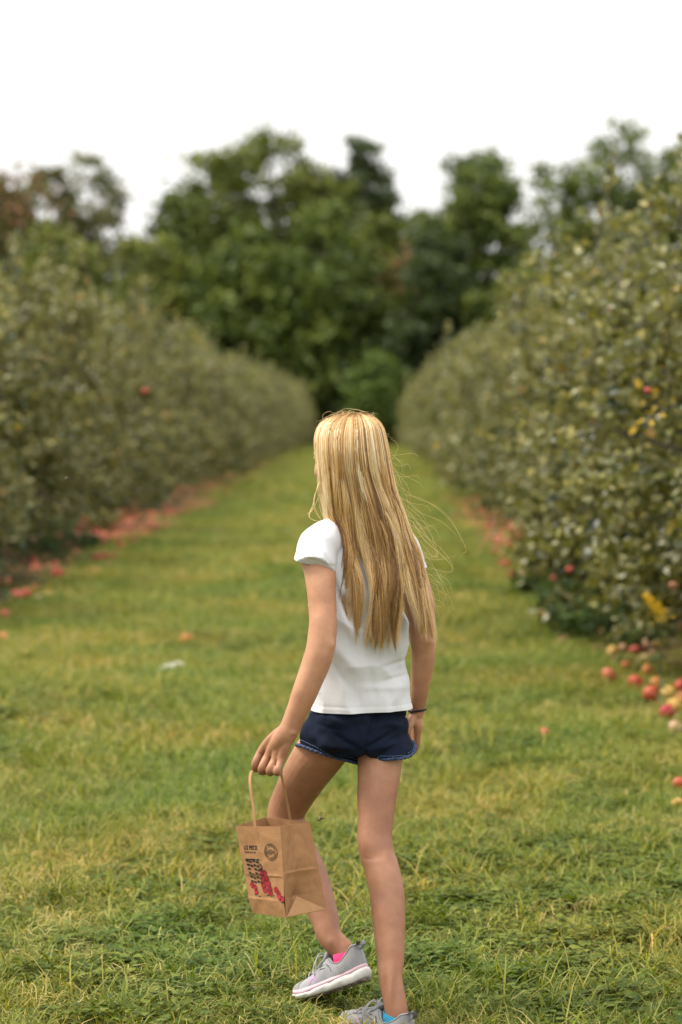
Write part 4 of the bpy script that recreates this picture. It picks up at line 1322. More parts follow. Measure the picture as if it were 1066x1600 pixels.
    for a_, b_ in zip(g, g[1:]):
        for k in range(len(idx) - 1): bm.faces.new((a_[k], a_[k + 1], b_[k + 1], b_[k]))
    put('toe_cap', bm, M_TOE)
    # perforations near the heel, logo on the side
    for sd in (1, -1):
        bm = bmesh.new()
        for r_ in range(4):
            for c_ in range(5):
                x = .026 + c_ * .0068 + r_ * .002; s = .36 + r_ * .105 + c_ * .015
                p = on(x, s, sd, .0003)
                ball(bm, p, (.0011, .0005, .0011), None, 6, 4)
        put('perforation', bm, M_PIPING)
    for sd in (1, -1):
        bm = bmesh.new()
        # two interlocking arcs, one opening up, one opening down
        def arc(flip):
            pts = []
            for t in np.linspace(-1, 1, 15):
                u = t * .0125; w = (.0078 * (1 - abs(t) ** 1.6) * 1.0 - .0002)
                hgt = (.0095 * abs(t) ** 1.5 - .0022)
                wd = .0024 + .0022 * abs(t) ** 2
                pts.append((u * 1.1, flip * (.0016 + hgt) , wd))
            return pts
        for flip in (1, -1):
            A = arc(flip)
            def pt(u, v): return on(.150 + u, .46 + v / .042, sd, .0009)
            vs = [(bm.verts.new(pt(u, (v + w_ * .5))), bm.verts.new(pt(u, (v - w_ * .5)))) for u, v, w_ in A]
            for p, q in zip(vs, vs[1:]): bm.faces.new((p[0], p[1], q[1], q[0]))
        put('logo', bm, M_LOGO)
    # laces: bars across the throat and a bow
    bm = bmesh.new()
    for x in (.182, .168, .154, .140, .126):
        z = interp(x, RIDGE)
        tube(bm, [Vector((x + .004, -.017, z - .006)), Vector((x, -.006, z + .005)), Vector((x - .002, .006, z + .005)), Vector((x - .004, .017, z - .006))], .0020, 6, 12)
    kx, kz = .116, .092
    ball(bm, (kx, 0, kz + .003), (.006, .006, .005), None, 10, 8)
    for sd in (1, -1):
        tube(bm, [Vector((kx, 0, kz + .004)), Vector((kx + .006, sd * .016, kz + .010)), Vector((kx + .012, sd * .034, kz - .010)), Vector((kx + .014, sd * .036, kz - .026)), Vector((kx + .008, sd * .026, kz - .018)), Vector((kx, 0, kz + .002))], .0019, 6, 26)
        tube(bm, [Vector((kx, 0, kz + .003)), Vector((kx + .018, sd * .012, kz + .002)), Vector((kx + .030, sd * .026, kz - .020)), Vector((kx + .026, sd * .034, kz - .040))], .0018, 6, 16)
        tube(bm, [Vector((.118, sd * .014, .076)), Vector((kx, sd * .004, kz + .002)), Vector((kx, 0, kz + .003))], .0020, 6, 8)
    put('lace', bm, M_LACE)
    return shoe

sh = make_shoe(person, ML, False, 1)
sh['label'] = 'grey running shoe with its heel lifted, pink sock inside'
sh = make_shoe(person, MR, True, -1)
sh['label'] = 'grey running shoe flat on the grass, teal sock inside'
M_PINK = simple('hot_pink_sock', (0.80, 0.035, 0.16), 0.85, 0.08, 300, 0.4)
M_TEAL = simple('teal_sock', (0.012, 0.20, 0.33), 0.85, 0.1, 300, 0.4)
for M, mat, rows in ((ML, M_PINK, [(.054, .050), (.052, .066), (.050, .0850)]), (MR, M_TEAL, [(.054, .050), (.052, .066), (.050, .0845)])):
    bm = bmesh.new()
    zz = M.to_3x3() @ Vector((0, 0, 1)); rr = M.to_3x3() @ Vector((1, 0, 0))
    loft(bm, [(M @ Vector((x, 0, z)), .033 if k < 2 else .0325, .0278 if k < 2 else .0282) for k, (x, z) in enumerate(rows)], rr, 28, cap=False)
    bmesh.ops.recalc_face_normals(bm, faces=bm.faces[:])
    bmesh.ops.solidify(bm, geom=bm.faces[:], thickness=.002)
    link('sock', bm_mesh('sock', bm), mat, person)

# ------------------------------------------------------------------ hair: thousands of separate strands gathered in locks
m, nt, b = new_mat('blonde_hair')
a = nt.nodes.new('ShaderNodeAttribute'); a.attribute_name = 'tone'
r = ramp(nt, [(0.0, (0.120, 0.052, 0.014)), (0.3, (0.290, 0.145, 0.040)), (0.6, (0.550, 0.325, 0.108)), (0.85, (0.80, 0.56, 0.245)), (1.0, (0.88, 0.75, 0.50))])
nt.links.new(a.outputs['Fac'], r.inputs['Fac'])
nt.links.new(r.outputs['Color'], b.inputs['Base Color'])
b.inputs['Roughness'].default_value = 0.38
b.inputs['Specular IOR Level'].default_value = 0.45
t = nt.nodes.new('ShaderNodeBsdfTranslucent'); nt.links.new(r.outputs['Color'], t.inputs['Color'])
mx = nt.nodes.new('ShaderNodeMixShader'); mx.inputs['Fac'].default_value = 0.22
nt.links.new(b.outputs['BSDF'], mx.inputs[1]); nt.links.new(t.outputs['BSDF'], mx.inputs[2])
nt.links.new(mx.outputs['Shader'], nt.nodes['Material Output'].inputs['Surface'])
M_HAIR = m

hr = np.random.default_rng(77)
HK_Y = np.array([644.5, 646, 649, 654, 661, 670, 685, 705, 735, 765, 800, 835, 870, 905, 940, 975, 1005])
# u knots and their x in the photo at each height
HU_K = np.array([0, .08, .16, .24, .34, .45, .60, .72, .78, .88, 1.0])
HX = np.array([
 [549.5, 550.5, 551.5, 552, 553, 553.8, 554.6, 555.4, 556, 556.6, 557.5],
 [538, 541, 544, 547, 550, 553, 557, 560, 562, 565, 569],
 [524, 529, 534, 539, 545, 551, 559, 565, 569, 574, 581],
 [510, 517, 524, 531, 540, 549, 560, 568, 573, 581, 589],
 [500, 508, 516, 525, 536, 547, 561, 571, 577, 586, 596],
 [494, 503, 512, 521, 533, 546, 562, 573, 580, 590, 601],
 [490.5, 499, 509, 518.5, 531, 545, 563, 575, 582, 593, 605],
 [491, 499, 509, 518.5, 531, 545, 564, 577, 585, 596, 609.5],
 [495, 502, 511, 520, 532, 546, 567, 581, 589, 601, 614],
 [499, 506, 514, 523, 535, 550, 573, 588, 596, 607, 619],
 [506, 512, 520, 528, 540, 557, 583, 600, 608, 619, 633],
 [517, 522, 529, 537, 547, 567, 594, 613, 622, 632, 645],
 [523, 527, 532, 541, 551, 576, 600, 622, 635, 644, 655],
 [525, 528, 532, 541, 554, 580, 603, 622, 641, 650, 661],
 [521, 525, 531, 540, 556, 580, 603, 621, 646, 655, 667],
 [515, 520, 529, 539, 558, 577, 601, 623, 652, 663, 675],
 [511, 517, 528, 538, 559, 575, 599, 624, 656, 668, 681]])
# distance of the outline edges and how far the middle bulges towards the camera
HD_E = np.array([5.69, 5.688, 5.685, 5.682, 5.68, 5.678, 5.675, 5.672, 5.668, 5.665, 5.655, 5.645, 5.635, 5.625, 5.62, 5.618, 5.617])
HD_B = np.array([.0, .018, .034, .050, .066, .080, .092, .100, .098, .088, .078, .074, .072, .070, .068, .066, .064])
LOCKS = np.array([.02, .06, .10, .15, .20, .26, .305, .335, .465, .495, .53, .565, .60, .635, .67, .705, .79, .825, .86, .90, .945, .992])
LEND = np.interp(LOCKS, [0, .05, .12, .2, .26, .34, .46, .55, .7, .78, .9, 1], [958, 950, 948, 965, 975, 988, 997, 1001, 1001, 972, 985, 990])

def strands(n, depth_lo, depth_hi, width, tone_mu, tone_sd, seed, pull=0.75, loose=1.0, steps=27, only=None):
    r = np.random.default_rng(seed)
    u = r.uniform(0, 1, n) if only is None else r.uniform(only[0], only[1], n)
    nl = len(LOCKS)
    li = np.argmin(np.abs(u[:, None] - LOCKS[None] + r.normal(0, .006, (n, 1))), axis=1)
    lc = LOCKS[li]
    lr = np.random.default_rng(5 if nl > 1 else seed)
    l_ph, l_amp, l_fr = lr.uniform(0, 2 * PI, nl), lr.uniform(2.0, 6.0, nl), lr.uniform(.026, .052, nl)
    l_tone, l_dep = lr.normal(0, .15, nl), lr.uniform(-.005, .006, nl)
    # finer wisps inside the locks
    wi = np.floor(u * 150).astype(int); wr = np.random.default_rng(9)
    w_c = (np.arange(151) + wr.uniform(.2, .8, 151)) / 150
    w_t, w_ph, w_a = wr.normal(0, .20, 151), wr.uniform(0, 2 * PI, 151), wr.uniform(.4, 2.4, 151)
    t = np.linspace(0, 1, steps) ** 1.6
    end = LEND[li] + r.normal(0, 8, n) - np.abs(r.normal(0, 1, n)) * 14 * (r.uniform(0, 1, n) < .4) * loose
    start = 644.5 + np.abs(r.normal(0, 1.5, n))
    y = start[:, None] + (end - start)[:, None] * t[None]
    g = np.clip((y - 690) / 260, 0, 1) ** 1.1
    wg = np.clip((y - 650) / 120, 0, 1) * .62
    uu = u[:, None] + (w_c[wi] - u)[:, None] * wg
    uu = uu + (lc[:, None] - uu) * g * pull
    uu = np.clip(uu, 0, 1)
    # x, distance by bilinear lookup
    yi = np.clip(np.searchsorted(HK_Y, y) - 1, 0, len(HK_Y) - 2)
    yt = np.clip((y - HK_Y[yi]) / (HK_Y[yi + 1] - HK_Y[yi]), 0, 1)
    ki = np.clip(np.searchsorted(HU_K, uu) - 1, 0, len(HU_K) - 2)
    kt = (uu - HU_K[ki]) / (HU_K[ki + 1] - HU_K[ki])
    X = lambda a_, b_: HX[yi + a_, ki + b_]
    x = (X(0, 0) * (1 - kt) + X(0, 1) * kt) * (1 - yt) + (X(1, 0) * (1 - kt) + X(1, 1) * kt) * yt
    wav = np.clip((y - 720) / 160, 0, 1)
    x = x + l_amp[li][:, None] * np.sin(y * l_fr[li][:, None] + l_ph[li][:, None]) * wav * .8
    gw = np.sin(u * 5.2 + 1.0)[:, None]
    x = x + (3.2 * np.sin((y - 735) / 27.0 + 2.2 * gw + .5 * l_ph[li][:, None])) * np.clip((y - 740) / 70, 0, 1) * np.clip((1060 - y) / 160, .3, 1)
    x = x + w_a[wi][:, None] * np.sin(y * .045 + w_ph[wi][:, None]) * wav
    x = x + r.normal(0, .5, (n, 1)) * wav * loose + np.cumsum(r.normal(0, .16, x.shape), 1) * loose * wav
    de = np.interp(y, HK_Y, HD_E); db = np.interp(y, HK_Y, HD_B)
    # roundness across the outline of the head; draped over the back below
    xl = np.interp(y, HK_Y, HX[:, 0]); xr = np.interp(y, HK_Y, HX[:, -1])
    q = np.clip(2 * (x - xl) / (xr - xl) - 1, -1, 1)
    dep = de - db * np.sqrt(np.maximum(0, 1 - q * q)) + r.uniform(depth_lo, depth_hi, (n, 1)) * np.clip((y - 646) / 30, .1, 1)
    dep = dep + .0052 * np.sin((y - 700) / 21.0 + 1.4 * gw + .35 * l_ph[li][:, None]) * np.clip((y - 700) / 60, 0, 1)
    dep = dep + (l_dep[li][:, None] + .0035 * ((u - lc) / .02)[:, None] ** 2 * .4 + .0016 * w_t[wi][:, None] / .12) * wav
    # pixel + distance -> place
    a_ = (x - 533) / 3775; b_ = (800 - y) / 3775
    ry = CP + b_ * SP; s = dep / ry
    P = np.stack([a_ * s, dep, CAM_H + (-SP + b_ * CP) * s], 2)
    T = np.gradient(P, axis=1); T /= np.maximum(np.linalg.norm(T, axis=2, keepdims=True), 1e-9)
    outw = np.stack([q * .8, -np.ones_like(q), .15 * np.ones_like(q)], 2) + r.normal(0, .55, (n, 1, 3))
    S_ = np.cross(T, outw); S_ /= np.maximum(np.linalg.norm(S_, axis=2, keepdims=True), 1e-9)
    wd = width * r.uniform(.6, 1.3, (n, 1)) * np.interp(np.linspace(0, 1, steps), [0, .1, .85, 1], [.8, 1, .9, .15])[None]
    A = P - S_ * wd[..., None] / 2; B = P + S_ * wd[..., None] / 2
    V = np.stack([A, B], 2).reshape(-1, 3)
    k = np.arange(steps - 1)
    F = np.stack([2 * k, 2 * k + 1, 2 * k + 3, 2 * k + 2], 1)
    F = (np.arange(n) * steps * 2)[:, None, None] + F[None]
    tone = tone_mu + r.normal(0, tone_sd, n) + l_tone[li] + w_t[wi]
    tone += np.where(u < .30, .16, 0) + np.where(u > .86, .06, 0)
    grow = np.interp(y, [646, 700, 850, 1000], [-.02, 0, .02, .10])         # bleached ends
    tn = np.clip(tone[:, None] + grow, 0, 1)
    return V, F.reshape(-1, 4), np.repeat(tn.reshape(-1), 2)
def overlay(n_locks, seed):
    """loose outer locks that cross over the combed ones"""
    global LOCKS, LEND
    r = np.random.default_rng(seed); out = []
    keep = LOCKS, LEND
    for k in range(n_locks):
        c = r.choice([r.uniform(.02, .33), r.uniform(.46, .70), r.uniform(.80, .98)])
        LOCKS = np.array([np.clip(c + r.normal(0, .03), 0.0, 1.0)]); LEND = np.array([np.interp(c, [0, .2, .4, .7, 1], [900, 950, 985, 985, 970]) - abs(r.normal(0, 1)) * 45])
        out.append(strands(60, -.006, .001, .0010, .54 + r.normal(0, .10), .12, seed * 100 + k, .6, 1.6, only=(max(0, c - .06), min(1, c + .06))))
    LOCKS, LEND = keep
    return merge(out)
parts = [overlay(34, 6), strands(3600, .008, .022, .0022, .34, .10, 1), strands(9200, -.001, .010, .00105, .58, .15, 2), strands(3200, -.006, .004, .0008, .72, .18, 3, .45, 3.0),
         strands(900, .0, .006, .0013, .74, .12, 4, .8, 1.0, only=(0, .3))]
v, f, t = merge(parts)
hair = link('hair', np_mesh('hair', v, f, {'tone': t}, smooth=True), M_HAIR, person)
hair['label'] = 'long straight blonde hair falling to the middle of the back'
# flyaway strands
bm = bmesh.new()
def wisp(pts, Y, r=.00024):
    tube(bm, [at(p[0], p[1], Y + (p[2] if len(p) > 2 else 0)) for p in pts], [r] * (len(pts) - 1) + [r * .5], 4, len(pts) * 7)
wisp([(645, 815), (662, 842), (682, 860), (699, 876), (708, 888), (703, 894), (692, 893)], 5.60, .0004)
wisp([(640, 800), (665, 835), (690, 858), (706, 880), (706, 890)], 5.60)
wisp([(628, 762), (650, 778), (680, 790), (705, 812), (722, 845)], 5.60)
wisp([(630, 772), (660, 780), (690, 800), (712, 825), (728, 858), (722, 866)], 5.62)
wisp([(634, 780), (655, 800), (690, 815), (715, 838)], 5.60)
wisp([(610, 712), (630, 710), (645, 708), (655, 714)], 5.62)
wisp([(612, 720), (622, 700), (618, 690), (610, 686)], 5.63)
wisp([(636, 790), (660, 812), (676, 840), (684, 866), (676, 872)], 5.58)
wisp([(655, 868), (672, 872), (686, 862), (690, 850)], 5.6)
wisp([(652, 850), (668, 872), (690, 874), (712, 868)], 5.6)
wisp([(662, 905), (672, 925), (680, 945), (690, 948)], 5.6)
wisp([(497, 664), (510, 652), (525, 645), (540, 643)], 5.68)
wisp([(520, 652), (535, 640), (552, 639), (575, 645), (592, 656)], 5.68)
wisp([(540, 644), (556, 640), (578, 648), (598, 665)], 5.67)
wisp([(505, 658), (505, 648), (514, 643), (524, 646)], 5.68)
for k in range(46):
    y0 = hr.uniform(700, 930); xr_ = float(np.interp(y0, HK_Y, HX[:, -1])); L = hr.uniform(12, 60); dy = hr.uniform(5, 70)
    wisp([(xr_ - 4, y0), (xr_ + L * .35, y0 + dy * .35 + hr.uniform(-6, 6)), (xr_ + L * .75, y0 + dy * .7 + hr.uniform(-6, 6)), (xr_ + L * .9, y0 + dy * 1.1)], 5.61 + hr.uniform(-.03, .03), .0002)
for k in range(30):
    x0 = hr.uniform(500, 605); y0 = float(np.interp(x0, [490, 500, 520, 545, 560, 580, 600, 610], [684, 664, 651, 646, 646, 650, 668, 700]))
    wisp([(x0, y0 + 2), (x0 + hr.uniform(-5, 5), y0 - hr.uniform(1, 6)), (x0 + hr.uniform(-16, 16), y0 - hr.uniform(-3, 5))], 5.66, .00025)
for pts in ([(492, 690), (497, 720), (502, 742), (496, 762), (490, 785), (485, 800), (484, 808), (490, 813), (500, 814)], [(493, 690), (499, 722), (501, 745), (495, 765), (491, 785), (494, 800), (502, 812)],
            [(492, 686), (496, 715), (501, 740), (499, 756), (492, 775), (489, 790)], [(494, 690), (500, 720), (504, 748), (500, 765), (494, 785), (487, 798), (480, 803)]):
    for j in range(3):
        wisp([(p[0] + hr.normal(0, .6), p[1], hr.normal(0, .002)) for p in pts], 5.64, .0006)
wm = bm_mesh('flyaway_hair', bm)
at_ = wm.attributes.new('tone', 'FLOAT', 'POINT'); at_.data.foreach_set('value', np.full(len(wm.vertices), .9, dtype=np.float32))
link('flyaway_hair', wm, M_HAIR, person)['kind'] = 'stuff'

# ------------------------------------------------------------------ paper bag
def kraft(name, col):
    m, nt, b = new_mat(name)
    r = ramp(nt, [(0.25, tuple(c * .86 for c in col)), (0.75, tuple(c * 1.1 for c in col))])
    nt.links.new(tex_noise(nt, 26, 7, .65), r.inputs['Fac'])
    fib = ramp(nt, [(0.3, (.90, .90, .90)), (0.7, (1, 1, 1))])
    nt.links.new(tex_noise(nt, 420, 2, stretch=(1, 1, .15)), fib.inputs['Fac'])
    nt.links.new(mixc(nt, 1, r.outputs['Color'], fib.outputs['Color'], 'MULTIPLY'), b.inputs['Base Color'])
    b.inputs['Roughness'].default_value = .72
    b.inputs['Specular IOR Level'].default_value = .25
    bump(nt, b, tex_noise(nt, 38, 6, .7), .35, .004)
    return m
M_KRAFT = kraft('kraft_paper', (0.335, 0.175, 0.078))
M_INK = simple('black_ink', (0.012, 0.012, 0.013), 0.6, 0.3, 80, 0)
M_REDINK = simple('red_ink', (0.30, 0.010, 0.018), 0.6, 0.15, 80, 0)
A, B_, C_ = at(368, 1291, 5.545), at(438.5, 1291, 5.455), at(484.5, 1285, 5.535)
D_ = A + C_ - B_ + (at(430, 1272, 5.60) - at(430, 1280, 5.60))
A2, B2, C2 = at(394.5, 1426, 5.525), at(447, 1434, 5.435), at(510, 1421, 5.52)
D2 = A2 + C2 - B2
bag = empty('paper_bag', (A2 + B2 + C2 + D2) / 4)
tag(bag, 'brown kraft paper bag printed with spilled red apples hanging from the girl\'s hand', 'paper bag')
bpy.context.view_layer.update()
def panel_fn(p00, p10, p01, p11, disp):
    """u across, v down; disp moves along the outward normal"""
    n = ((p10 - p00).cross(p01 - p00)).normalized()
    ctr = (A + B_ + C_ + D_ + A2 + B2 + C2 + D2) / 8
    if n.dot((p00 + p11) / 2 - ctr) < 0: n = -n
    def f(u, v, off=0.0):
        p = p00.lerp(p10, u).lerp(p01.lerp(p11, u), v)
        return p + n * (disp(u, v) + off)
    return f
def crumple(u, v, k): return .0016 * noise.noise(Vector((u * 3.1 + k, v * 4.3, k))) + .0008 * noise.noise(Vector((u * 9 + k, v * 12, k)))
tri = lambda x, c, w: max(0.0, 1 - abs(x - c) / w)
edge = lambda u, v: min(1, 8 * u, 8 * (1 - u), 8 * v + .15, 8 * (1 - v))
def d_front(u, v): return (crumple(u, v, 1.3) * 1.5 + .0012 * tri(v, .55, .03)) * edge(u, v) + .0042 * tri(v, .80, .20) * (1 if v > .8 else .55) + .0025 * math.sin(PI * u) * (1 - v) - .0008 * tri(v, .57, .02) * edge(u, v)
def d_side(u, v):
    t = 1 - abs(2 * u - 1)
    if v < .80: g = .008 + .026 * max(0, (v - .45) / .35) ** 1.5
    else: g = .034 * (1 - (v - .80) / .20)
    if v >= .8:                                               # the folded triangle at the foot
        h = (v - .8) / .2
        tt = 1.0 if abs(2 * u - 1) < h else t / max(1e-4, 1 - h)
        t = min(1, tt)
    return -g * t + (crumple(u, v, 4.1) * 1.6 + .0022 * tri(v, .53, .03)) * edge(u, v)
def d_plain(u, v): return crumple(u, v, 7.7) * edge(u, v)
def build_panel(name, f, nu=28, nv=40, lab=None, zig=True):
    bm = bmesh.new()
    g = []
    for j in range(nv + 1):
        row = []
        for i in range(nu + 1):
            v = j / nv
            p = f(i / nu, v)
            if zig and j == 0: p = p + Vector((0, 0, .0008 * (1 if i % 2 else -1)))
            row.append(bm.verts.new(p))
        g.append(row)
    for a_, b_ in zip(g, g[1:]):
        for i in range(nu): bm.faces.new((a_[i], a_[i + 1], b_[i + 1], b_[i]))
    bmesh.ops.recalc_face_normals(bm, faces=bm.faces[:])
    bmesh.ops.solidify(bm, geom=bm.faces[:], thickness=.0005)
    me = bm_mesh(name, bm, smooth=False)
    o = link(name, me, M_KRAFT, bag, smooth=False)
    if lab: o['label'] = lab
    return o
F_FRONT = panel_fn(A, B_, A2, B2, d_front)
F_SIDE = panel_fn(B_, C_, B2, C2, d_side)
F_BACK = panel_fn(C_, D_, C2, D2, d_plain)
F_SIDE2 = panel_fn(D_, A, D2, A2, d_side)
front = build_panel('front_panel', F_FRONT, lab='printed front of the bag with apple picture and stamp')
build_panel('side_panel', F_SIDE, 40, 40, lab='gusseted side with a folded triangle at its foot')
build_panel('back_panel', F_BACK)
build_panel('side_panel', F_SIDE2)
bm = bmesh.new()
vs = [bm.verts.new(p) for p in (A2, B2, C2, D2)]
bm.faces.new(vs); bmesh.ops.solidify(bm, geom=bm.faces[:], thickness=.0008)
link('bottom_panel', bm_mesh('bottom_panel', bm, False), M_KRAFT, bag, smooth=False)
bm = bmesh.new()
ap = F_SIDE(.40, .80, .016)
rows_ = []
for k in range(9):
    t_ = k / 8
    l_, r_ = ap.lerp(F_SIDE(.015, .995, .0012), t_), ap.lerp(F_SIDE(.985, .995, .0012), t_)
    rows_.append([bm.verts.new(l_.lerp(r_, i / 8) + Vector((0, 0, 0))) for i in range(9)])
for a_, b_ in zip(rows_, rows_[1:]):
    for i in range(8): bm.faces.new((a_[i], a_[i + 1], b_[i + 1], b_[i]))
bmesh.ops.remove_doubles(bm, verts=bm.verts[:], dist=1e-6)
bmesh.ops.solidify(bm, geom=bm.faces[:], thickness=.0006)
link('folded_flap', bm_mesh('folded_flap', bm, False), kraft('kraft_paper_skylit', (0.41, 0.225, 0.105)), bag, smooth=False)['label'] = 'paler triangular fold at the foot of the gusset'  # fold coloured paler to carry the sky light on its upturned face
# handle: one flat paper strip through the closed hand
def ribbon(name, pts, w, wdir, mat, parent, n=60):
    S = catmull([list(p) for p in pts], n); W_ = catmull([list(x) for x in wdir], n)
    bm = bmesh.new()
    vs = [[bm.verts.new(Vector(s) - Vector(q).normalized() * w / 2), bm.verts.new(Vector(s) + Vector(q).normalized() * w / 2)] for s, q in zip(S, W_)]
    for a_, b_ in zip(vs, vs[1:]): bm.faces.new((a_[0], a_[1], b_[1], b_[0]))
    bmesh.ops.recalc_face_normals(bm, faces=bm.faces[:])
    bmesh.ops.solidify(bm, geom=bm.faces[:], thickness=.0010)
    return link(name, bm_mesh(name, bm, False), mat, parent, smooth=False)
wf = (B_ - A).normalized(); wb = (B_ - A).normalized() * .25 + (C_ - B_).normalized() * .9
hp_pts = [F_FRONT(.45, .10, -.002), F_FRONT(.45, .0, -.0015), at(396, 1262, 5.515), at(391.5, 1232, 5.53), at(391, 1214, 5.55), at(395, 1204, 5.577), at(408, 1200.5, 5.577), at(424, 1203, 5.552), at(437, 1206, 5.527),
          at(441, 1216, 5.53), at(446, 1240, 5.55), at(451, 1264, 5.57), at(455, 1290, 5.585), at(457, 1300, 5.587)]
wd = [wf] * 2 + [wf * .8 + wb * .2] * 3 + [Vector((0, .3, 1))] * 0 + [wf * .4 + wb * .5 + Vector((0, 0, .1))] * 4 + [wb] * 5
ribbon('handle', hp_pts, .0068, wd, M_KRAFT, bag)
# print on the front panel: u from 0 to 1 across, v from 0 to 1 down
def text_mesh(body, size):
    cu = bpy.data.curves.new('t', 'FONT'); cu.body = body; cu.size = size; cu.offset = size * .035; cu.align_x = 'LEFT'
    o = bpy.data.objects.new('t', cu); COL.objects.link(o)
    dg = bpy.context.evaluated_depsgraph_get()
    me = bpy.data.meshes.new_from_object(o.evaluated_get(dg))
    bpy.data.objects.remove(o); bpy.data.curves.remove(cu)
    return me
FW, FH = (B_ - A).length * .93, (A2 - A).length
def lettering(name, body, size, u0, v0, slant=0.0, squeeze=1.0, mat=None):
    me = text_mesh(body, size)
    for v in me.vertices:
        u = u0 + v.co.x * squeeze / FW; w = v0 - v.co.y / FH + v.co.x / FW * slant
        v.co = F_FRONT(u, w, .0011)
    me.materials.append(mat or M_INK)
    return link(name, me, None, front, smooth=False)
lettering('lettering', '1/2 PECK', .0138, .095, .268, 0, .84)
lettering('lettering', 'Product of USA', .0062, .120, .306, 0, .90)
def flat_shape(bm, pts, off=.0011):
    vs = [bm.verts.new(F_FRONT(u, v, off)) for u, v in pts]
    try: bm.faces.new(vs)
    except ValueError: pass
def ring_shape(bm, cu, cv, r0, r1, a0=0, a1=2 * PI, n=40, off=.0011):
    vs = [(bm.verts.new(F_FRONT(cu + r0 / FW * math.cos(t), cv + r0 / FH * math.sin(t), off)), bm.verts.new(F_FRONT(cu + r1 / FW * math.cos(t), cv + r1 / FH * math.sin(t), off))) for t in np.linspace(a0, a1, n)]
    for p, q in zip(vs, vs[1:]): bm.faces.new((p[0], p[1], q[1], q[0]))
bm = bmesh.new()
cu_, cv_ = .755, .285
ring_shape(bm, cu_, cv_, .0178, .0192); ring_shape(bm, cu_, cv_, .0121, .0128)
for k in range(22):                                            # worn lettering round the ring
    t = 2 * PI * k / 22
    if k % 7 != 0: ring_shape(bm, cu_, cv_, .0138, .0164, t, t + .17, 3)
for dv, w in ((-.026, .006), (-.012, .0105), (.0, .012), (.012, .0105), (.026, .006)):
    for k in range(int(w * 2 / .0032)):
        x0 = -w + k * .0036
        flat_shape(bm, [(cu_ + x0 / FW, cv_ + dv - .004), (cu_ + (x0 + .0024) / FW, cv_ + dv - .004), (cu_ + (x0 + .0024) / FW, cv_ + dv + .004), (cu_ + x0 / FW, cv_ + dv + .004)])
link('stamp', bm_mesh('stamp', bm, False), M_INK, front, smooth=False)
# basket of slats lying on its side
bm = bmesh.new(); pr = random.Random(8)
for r_ in range(6):
    for c_ in range(4):
        u0 = .10 + c_ * .085 + r_ * .006; v0 = .385 + r_ * .047 + (c_ % 2) * .010
        if pr.random() < .93:
            w, h = .078, .025
            flat_shape(bm, [(u0, v0 + pr.uniform(-.006, .006)), (u0 + w * .5, v0 - .004), (u0 + w, v0 + pr.uniform(0, .010)), (u0 + w * .9, v0 + h), (u0 + w * .4, v0 + h * pr.uniform(.6, 1)), (u0 + .01, v0 + h * .8)])
for k in range(5):
    u0 = .09 + k * .004
    flat_shape(bm, [(.10 + k * .07, .372), (.17 + k * .07, .368 + .004 * (k % 2)), (.17 + k * .07, .384), (.10 + k * .07, .388)])
for k in range(4): ring_shape(bm, .43 - k * .004, .47 + k * .05, .006, .0105, -1.5, 1.2, 10)
link('basket_print', bm_mesh('basket_print', bm, False), M_INK, front, smooth=False)
APL = [(.47, .535), (.545, .53), (.50, .585), (.57, .59), (.465, .61), (.54, .64), (.61, .645), (.47, .665), (.565, .69), (.645, .70), (.50, .715), (.60, .735), (.66, .745), (.155, .675), (.235, .70), (.26, .745), (.80, .705), (.855, .74), (.875, .775), (.955, .80)]
bm = bmesh.new(); bk = bmesh.new()
for u, v in APL:
    rx, ry = pr.uniform(.0058, .0072), pr.uniform(.0062, .0076)
    n = 14
    flat_shape(bm, [(u + rx / FW * math.cos(t) * (1 + .08 * math.cos(2 * t)), v + ry / FH * math.sin(t) * (1 - .12 * math.sin(t))) for t in np.linspace(0, 2 * PI, n, endpoint=False)], .0014)
    ring_shape(bk, u, v, .0061, .0070, pr.uniform(0, 6), pr.uniform(7, 9), 12, .0017)
    flat_shape(bk, [(u - .004, v - .026), (u + .012, v - .036), (u + .018, v - .030), (u + .004, v - .02)], .0018)
for u, v in ((.52, .77), (.62, .775), (.70, .765), (.20, .775), (.30, .79), (.80, .78), (.93, .83)):
    flat_shape(bk, [(u, v), (u + .05, v - .004), (u + .08, v + .004), (u + .03, v + .008)], .0013)
link('apple_print', bm_mesh('apple_print', bm, False), M_REDINK, front, smooth=False)
link('apple_outline_print', bm_mesh('apple_outline_print', bk, False), M_INK, front, smooth=False)
# pressed outline of the handle patch
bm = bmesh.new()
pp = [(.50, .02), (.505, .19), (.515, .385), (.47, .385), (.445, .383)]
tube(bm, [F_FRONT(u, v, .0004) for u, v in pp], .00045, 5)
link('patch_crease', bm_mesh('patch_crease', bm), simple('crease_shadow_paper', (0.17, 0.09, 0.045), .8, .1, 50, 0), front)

# ------------------------------------------------------------------ apples on the ground
def apple_mesh(seed):
    r = random.Random(seed); bm = bmesh.new()
    bmesh.ops.create_uvsphere(bm, u_segments=18, v_segments=12, radius=1)
    for v in bm.verts:
        x, y, z = v.co
        rad = math.hypot(x, y); a = math.atan2(y, x)
        k = 1 + .025 * math.cos(5 * a) * (1 - z) * .5 + .04 * math.sin(a + seed)
        z2 = z * .90 - (.28 * math.exp(-(rad / .28) ** 2) if z > 0 else 0) + (.16 * math.exp(-(rad / .22) ** 2) if z < 0 else 0)
        t = 1.0 - .10 * max(0, -z)
        v.co = Vector((x * k * t, y * k * t, z2))
    return bm_mesh('apple', bm)
AP_MESH = [apple_mesh(s) for s in (1, 2, 3)]
bm = bmesh.new(); tube(bm, [(0, 0, .55), (.04, 0, .85), (.12, .02, 1.08)], [.045, .035, .05], 6, 6)
STEM_ME = bm_mesh('stem', bm)
M_STEM = simple('stem_brown', (0.10, 0.06, 0.03), .8, .3, 20, .3)
